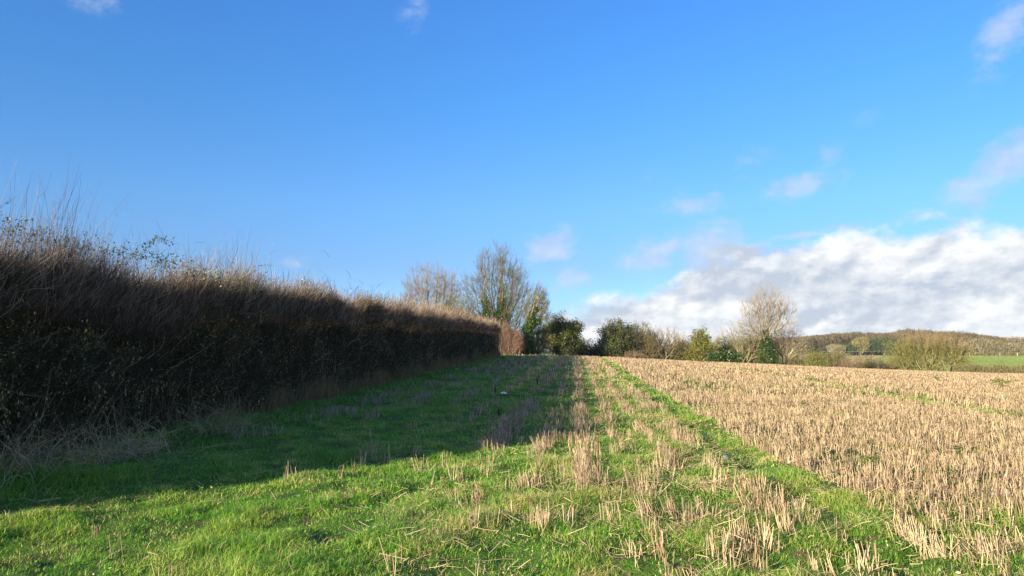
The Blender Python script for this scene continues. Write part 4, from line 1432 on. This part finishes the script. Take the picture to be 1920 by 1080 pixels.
def build_wood():
    rng = np.random.default_rng(71)
    # the mass of the wood: crowns packed over the rising hill
    A, B, T, Wd = [], [], [], []
    spots = []
    for _ in range(1500):
        Y = rng.uniform(468, 600)
        px = rng.uniform(1380, 1990)
        x = (px - 960) / F_PX * Y
        if all((x - a) ** 2 + (Y - b) ** 2 > 36 for a, b in spots):
            spots.append((x, Y))
    for x, Y in spots:
        gz = float(H0(x, Y))
        px = 960 + x / Y * F_PX
        # target outline of the wood against the sky
        tp = np.interp(px, [1380, 1490, 1540, 1600, 1650, 1700, 1750, 1800, 1850, 1880, 1900, 1930, 1990],
                       [640, 632, 627, 622, 624, 616, 618, 622, 628, 634, 640, 640, 642])
        ztop = CAM_Z + (655 - tp) / F_PX * Y
        h = min(13.5, max(6.0, ztop - gz)) * rng.uniform(0.86, 1.02)
        w = rng.uniform(7.5, 11)
        n = 300
        a, b = far_tree_arrays(rng, n, h, w, 1.3)
        o = np.array([x, Y, gz])
        A.append(a + o); B.append(b + o)
        tt = np.clip(rng.normal(rng.uniform(0.2, 0.85), 0.16, n), 0, 1)
        T.append(tt)
        Wd.append(rng.uniform(0.10, 0.24, n))
    A, B, T, Wd = (np.concatenate(q) for q in (A, B, T, Wd))
    o = sliver_mesh('wood', A, B, Wd, M['farwood'], T)
    tag(o, 'brown leafless wood covering the distant hill', 'wood', kind='stuff')
    # trees that can be told apart along its edge
    labs = [(1838, 463, 633, 62, 'twiggy', 'pale rounded bare tree at the wood edge just right of the willow'),
            (1862, 461, 637, 44, 'twiggy', 'olive bare tree at the wood edge, second right of the willow'),
            (1886, 458, 642, 54, 'twiggy', 'brown low tree where the wood begins to thin'),
            (1903, 520, 629, 60, 'open', 'open grey tree standing on the skyline at the end of the wood'),
            (1930, 456, 648, 44, 'twiggy', 'low dull green tree by the far pasture at the frame edge'),
            (1852, 470, 640, 24, 'dark', 'small dark evergreen among the pale trees of the wood edge'),
            (1612, 458, 630, 34, 'gold', 'yellow-green tree standing out in front of the dark evergreens'),
            (1634, 462, 636, 40, 'dark', 'dark evergreen just right of the yellow-green tree at the wood edge'),
            (1655, 462, 633, 44, 'dark', 'broad dark evergreen at the wood edge nearest the willow'),
            (1592, 462, 645, 36, 'dark', 'dark evergreen just left of the yellow-green tree at the wood edge'),
            (1566, 460, 645, 34, 'twiggy', 'dull brown tree at the left part of the wood edge')]
    for i, (px, Y, tp, wp, kind, lab) in enumerate(labs):
        x = (px - 960) / F_PX * Y
        gz = float(H0(x, Y))
        h = max(5.0, CAM_Z + (655 - tp) / F_PX * Y - gz)
        w = wp / F_PX * Y
        root = empty('tree', (x, Y, gz))
        tag(root, lab, 'tree', 'trees along the edge of the wood')
        n = {'open': 500, 'dark': 1500}.get(kind, 1000)
        a, b = far_tree_arrays(rng, n, h, w, 1.2)
        mt = {'dark': M['fargreen'], 'gold': M['twig_willow'], 'open': M['bark_grey']}.get(kind, M['bark_lichen'] if i % 2 == 0 else M['twig_brown'])
        sliver_mesh('crown', a, b, rng.uniform(0.06, 0.16, n) * (2.0 if kind == 'dark' else 1), mt, rng.uniform(0, 1, n), parent=root)
        ns = 7
        aa = rng.uniform(0, 2 * np.pi, ns)
        dr = np.stack([np.cos(aa) * .35, np.sin(aa) * .35, np.ones(ns)], -1)
        P = twig_lines(np.zeros((ns, 3)), dr, np.full(ns, h * 0.75), rng, 0.1, 5)
        tube_mesh('trunk', P, np.linspace(0.25, 0.1, 5)[None, :].repeat(ns, 0), M['bark_grey'], rng.uniform(.3, .9, ns), sides=5, parent=root)


build_wood()


def prism_post(name, px, py, Y, h, w, label):
    p = at(px, py, Y)
    gz = float(H0(p[0], p[1])) + 0.25
    P = np.array([[[0, 0, -0.3], [0.01, 0, h * 0.5], [0, 0.01, h]]], float)
    V, Q = tubes(P, np.array([[w, w, w * 0.92]]), 8)
    cap = np.array([[16, 17, 18, 19], [16, 19, 20, 23], [20, 21, 22, 23]])
    o = mesh_np(name, V, quads=np.concatenate([Q, cap]), mat=M['post'], tint=np.full(len(V), .6), loc=(p[0], p[1], gz))
    tag(o, label, 'post', 'posts on the far side of the pasture')


prism_post('fence_post', 1818, 668, 446, 1.9, 0.28, 'pale post at the willow end of the far hedge on the pasture')
prism_post('fence_post', 1875, 668, 446, 1.5, 0.25, 'middle pale post in front of the far pasture hedge')
prism_post('fence_post', 1908, 668, 446, 1.9, 0.30, 'pale post before the far pasture hedge nearest the frame edge')


def build_wire():
    a, b = at(1540, 658.5, 300), at(1672, 657.5, 300)
    mid = (a + b) / 2
    t = np.linspace(0, 1, 24)
    P = a[None] * (1 - t)[:, None] + b[None] * t[:, None]
    P[:, 2] -= 0.5 * (1 - (2 * t - 1) ** 2) * 0.5
    root = empty('overhead_wire', tuple(mid))
    tag(root, 'thin pale wire strung in front of the dark evergreens', 'wire')
    tube_mesh('cable', (P - mid)[None], np.full((1, 24), 0.035), M['post'], np.array([0.9]), sides=5, parent=root)
    for e in (a, b):
        g = float(H0(e[0], e[1]))
        Q = np.array([[[e[0], e[1], g - 0.3], [e[0], e[1], (g + e[2]) / 2], [e[0], e[1], e[2] + 0.2]]]) - mid
        tube_mesh('pole', Q, np.array([[0.11, 0.10, 0.09]]), M['twig'], np.array([0.3]), sides=7, parent=root)


build_wire()


# ------------------------------------------------------------------ small things on the ground
def ground_at(px, py):
    """where the ray through a pixel of the photo meets the near field"""
    lo = 4.0
    for Y in np.arange(4.0, 80, 0.02):
        p = at(px, py, Y)
        if p[2] <= float(H(p[0], p[1])):
            return np.array([p[0], Y, float(H(p[0], p[1]))])
    return at(px, py, 60)


def build_litter():
    rng = np.random.default_rng(81)
    # crumpled white bit
    p = ground_at(944, 742)
    n = 9
    u, v = np.meshgrid(np.linspace(-1, 1, n), np.linspace(-1, 1, n), indexing='ij')
    z = 0.045 + 0.04 * vnoise(u * 2 + 9, v * 2, 0.8, 5, 2) + 0.05 * (1 - u * u) * (1 - v * v)
    V = np.stack([u * 0.10 + 0.015 * rng.normal(0, 1, u.shape), v * 0.07, z + 0.012 * rng.normal(0, 1, u.shape)], -1).reshape(-1, 3)
    idx = np.arange(n * n).reshape(n, n)
    Q = np.stack([idx[:-1, :-1], idx[1:, :-1], idx[1:, 1:], idx[:-1, 1:]], -1).reshape(-1, 4)
    o = mesh_np('litter', V, quads=Q, mat=M['white'], tint=np.full(len(V), .6), loc=tuple(p))
    md = o.modifiers.new('thick', 'SOLIDIFY')
    md.thickness = 0.004
    tag(o, 'crumpled white scrap lying on the shaded grass', 'litter')
    # grey-blue flint by the wheel track
    p = ground_at(1361, 862)
    bm_n, bm_m = 14, 10
    th = np.linspace(0, 2 * np.pi, bm_n, endpoint=False)
    ph = np.linspace(0, np.pi, bm_m)
    T_, P_ = np.meshgrid(th, ph, indexing='ij')
    d = np.stack([np.cos(T_) * np.sin(P_), np.sin(T_) * np.sin(P_), np.cos(P_)], -1)
    r = 0.85 + 0.3 * vnoise(d[..., 0] * 1.5 + 5, d[..., 1] * 1.5 + d[..., 2], 0.9, 6, 2)
    V = (d * r[..., None] * np.array([0.050, 0.045, 0.040]) + np.array([0, 0, 0.035])).reshape(-1, 3)
    idx = np.arange(bm_n * bm_m).reshape(bm_n, bm_m)
    nx = np.roll(idx, -1, 0)
    Q = np.stack([idx[:, :-1], idx[:, 1:], nx[:, 1:], nx[:, :-1]], -1).reshape(-1, 4)
    o = mesh_np('stone', V, quads=Q, mat=M['stone'], tint=rng.uniform(0, 1, len(V)), smooth=True, loc=tuple(p))
    tag(o, 'blue-grey round stone in the green wheel track beside the stubble', 'stone')
    # fallen leaves
    for i, (px, py, s, lab) in enumerate(((1237, 1044, 0.050, 'large curled tan leaf lying in the wheel rut near the bottom'),
                                          (1113, 797, 0.055, 'orange-tan leaf by the stubble row at the edge of the hedge shadow'),
                                          (1262, 948, 0.035, 'small tan leaf beside the upright straw clump'),
                                          (1418, 925, 0.040, 'tan leaf on the green track right of the stone'))):
        p = ground_at(px, py)
        m = 12
        a = np.linspace(0, 2 * np.pi, m, endpoint=False)
        rr = s * (1 + 0.28 * np.cos(5 * a)) * (1 + 0.1 * rng.normal(0, 1, m))
        rim = np.stack([rr * np.cos(a), rr * np.sin(a), 0.055 + 0.35 * s * np.cos(2 * a) + 0.1 * s * rng.normal(0, 1, m)], -1)
        V = np.concatenate([rim, [[0, 0, 0.05]]])
        T = np.array([(k, (k + 1) % m, m) for k in range(m)])
        o = mesh_np('fallen_leaf', V, tris=T, mat=M['deadleaf'], tint=rng.uniform(0, 1, len(V)), loc=tuple(p))
        o.rotation_euler = (0.35, 0.1, rng.uniform(0, 6))
        o.modifiers.new('thick', 'SOLIDIFY').thickness = 0.0015
        tag(o, lab, 'leaf', 'fallen leaves on the grass')
    # dead dock plants in the shade
    for i, (px, py, hh, lab) in enumerate(((929, 741, 0.42, 'black dead dock stalk just left of the white scrap'),
                                           (938, 783, 0.34, 'low dark dead dock between two stubble rows nearer than the scrap'),
                                           (1008, 722, 0.50, 'tall dark dock stalk beyond the white scrap'),
                                           (892, 778, 0.22, 'small dark dead weed left of the low dark dock'))):
        p = ground_at(px, py)
        root = empty('dock_plant', tuple(p))
        tag(root, lab, 'weed', 'dead docks in the shaded grass')
        n = 5
        a = rng.uniform(0, 6.28, n)
        dr = np.stack([np.cos(a) * .25, np.sin(a) * .25, np.ones(n)], -1)
        P = twig_lines(np.zeros((n, 3)), dr, rng.uniform(0.5, 1, n) * hh * 0.85, rng, .10, 5)
        tube_mesh('stem', P, np.linspace(.006, .004, 5)[None, :].repeat(n, 0), M['dock'], rng.uniform(0, 1, n), sides=4, parent=root)
        m = 60
        C = P[rng.integers(0, n, m), rng.integers(0, 5, m)] + rng.normal(0, .025, (m, 3))
        leaf_mesh('foliage', C, 0.022, M['dock'], rng.uniform(0, 1, m), rng, parent=root)
    # green weeds in the stubble
    for i, (px, py, s, lab) in enumerate(((1630, 885, 0.16, 'yellow-green weed with broad leaves among the near stubble'),
                                          (1777, 905, 0.13, 'small green weed in the stubble right of the broad-leaved one'),
                                          (1506, 765, 0.15, 'green tuft alone in the middle of the stubble'),
                                          (1757, 716, 0.35, 'green weed tuft near the far edge of the stubble below the willow'),
                                          (1875, 729, 0.5, 'wide green patch of weed near the far edge of the stubble at the right'),
                                          (1890, 722, 0.3, 'green weed tuft just beyond the wide green patch'))):
        p = ground_at(px, py)
        root = empty('weed_plant', tuple(p))
        tag(root, lab, 'weed', 'green weeds in the stubble')
        m = 90
        C = rng.normal(0, s * 0.5, (m, 3)) * np.array([1, 1, 0.35]) + np.array([0, 0, s * 0.7 + 0.05])
        leaf_mesh('foliage', C, s * 0.15, M['greenleaf'], rng.uniform(0, .8, m), rng, parent=root, up=1.5)
        n = 7
        a = rng.uniform(0, 6.28, n)
        dr = np.stack([np.cos(a) * .5, np.sin(a) * .5, np.ones(n)], -1)
        P = twig_lines(np.zeros((n, 3)), dr, np.full(n, s), rng, .1, 4)
        tube_mesh('stem', P, np.full((n, 4), .004), M['greenleaf'], rng.uniform(0, 1, n), parent=root)


build_litter()


# ------------------------------------------------------------------ the thin air between here and the wood
def build_haze():
    x0, x1, y0, y1, z0, z1 = -420, 760, -30, 800, -12, 30
    V = [(x, y, z) for x in (x0, x1) for y in (y0, y1) for z in (z0, z1)]
    Q = [(0, 1, 3, 2), (4, 6, 7, 5), (0, 4, 5, 1), (2, 3, 7, 6), (0, 2, 6, 4), (1, 5, 7, 3)]
    m = bpy.data.materials.new('thin_air')
    m.use_nodes = True
    g = NT(m.node_tree)
    out = g.n('ShaderNodeOutputMaterial')
    v = g.n('ShaderNodeVolumePrincipled')
    v.inputs['Color'].default_value = (0.80, 0.88, 1.0, 1)
    v.inputs['Density'].default_value = 0.00009
    v.inputs['Anisotropy'].default_value = 0.0
    g.l(v.outputs[0], out.inputs['Volume'])
    o = mesh_np('haze', V, quads=Q, mat=m)
    tag(o, 'thin winter haze over the fields', 'haze', kind='stuff')


build_haze()


def build_ground_scraps():
    rng = np.random.default_rng(91)
    # small broad leaves of clover and seedlings among the grass
    x, y = scatter(75000, 3.9, 20, rng)
    k = (rng.uniform(0, 1, len(x)) < sstep(vnoise(x, y, 0.45, 401, 3), 0.55, 0.72) * (6.5 / y) ** 1.2) & (x - ROW * y > -7.3)
    x, y = x[k], y[k]
    C = np.stack([x, y, H(x, y) + rng.uniform(0.015, 0.06, len(x))], -1)
    V, Q = leaf_cloud(C, 0.011 * (1 + y / 14), rng, 3.0)
    o = mesh_np('ground_weeds', V, quads=Q, mat=M['grass'], tint=np.repeat(np.clip(rng.normal(0.28, 0.16, len(x)), 0, 0.6), 4))
    tag(o, 'small broad leaves of seedlings growing among the grass', 'weeds', kind='stuff')
    # brown scraps of old leaf and chaff
    x, y = scatter(36000, 3.9, 18, rng)
    u = x - ROW * y
    k = rng.uniform(0, 1, len(x)) < (0.04 + 0.9 * sstep(vnoise(x, y, 0.6, 402, 3), 0.52, 0.70) * sstep(u, -4, 0.5)) * (5.5 / y)
    k &= u > -7.2
    x, y = x[k], y[k]
    C = np.stack([x, y, H(x, y) + rng.uniform(0.005, 0.05, len(x))], -1)
    V, Q = leaf_cloud(C, 0.010 * (1 + y / 14), rng, 2.0)
    o = mesh_np('chaff', V, quads=Q, mat=M['straw'], tint=np.repeat(np.clip(rng.normal(0.35, 0.3, len(x)), 0, 1), 4))
    tag(o, 'brown chaff and leaf scraps lying in the grass', 'chaff', kind='stuff')


build_ground_scraps()
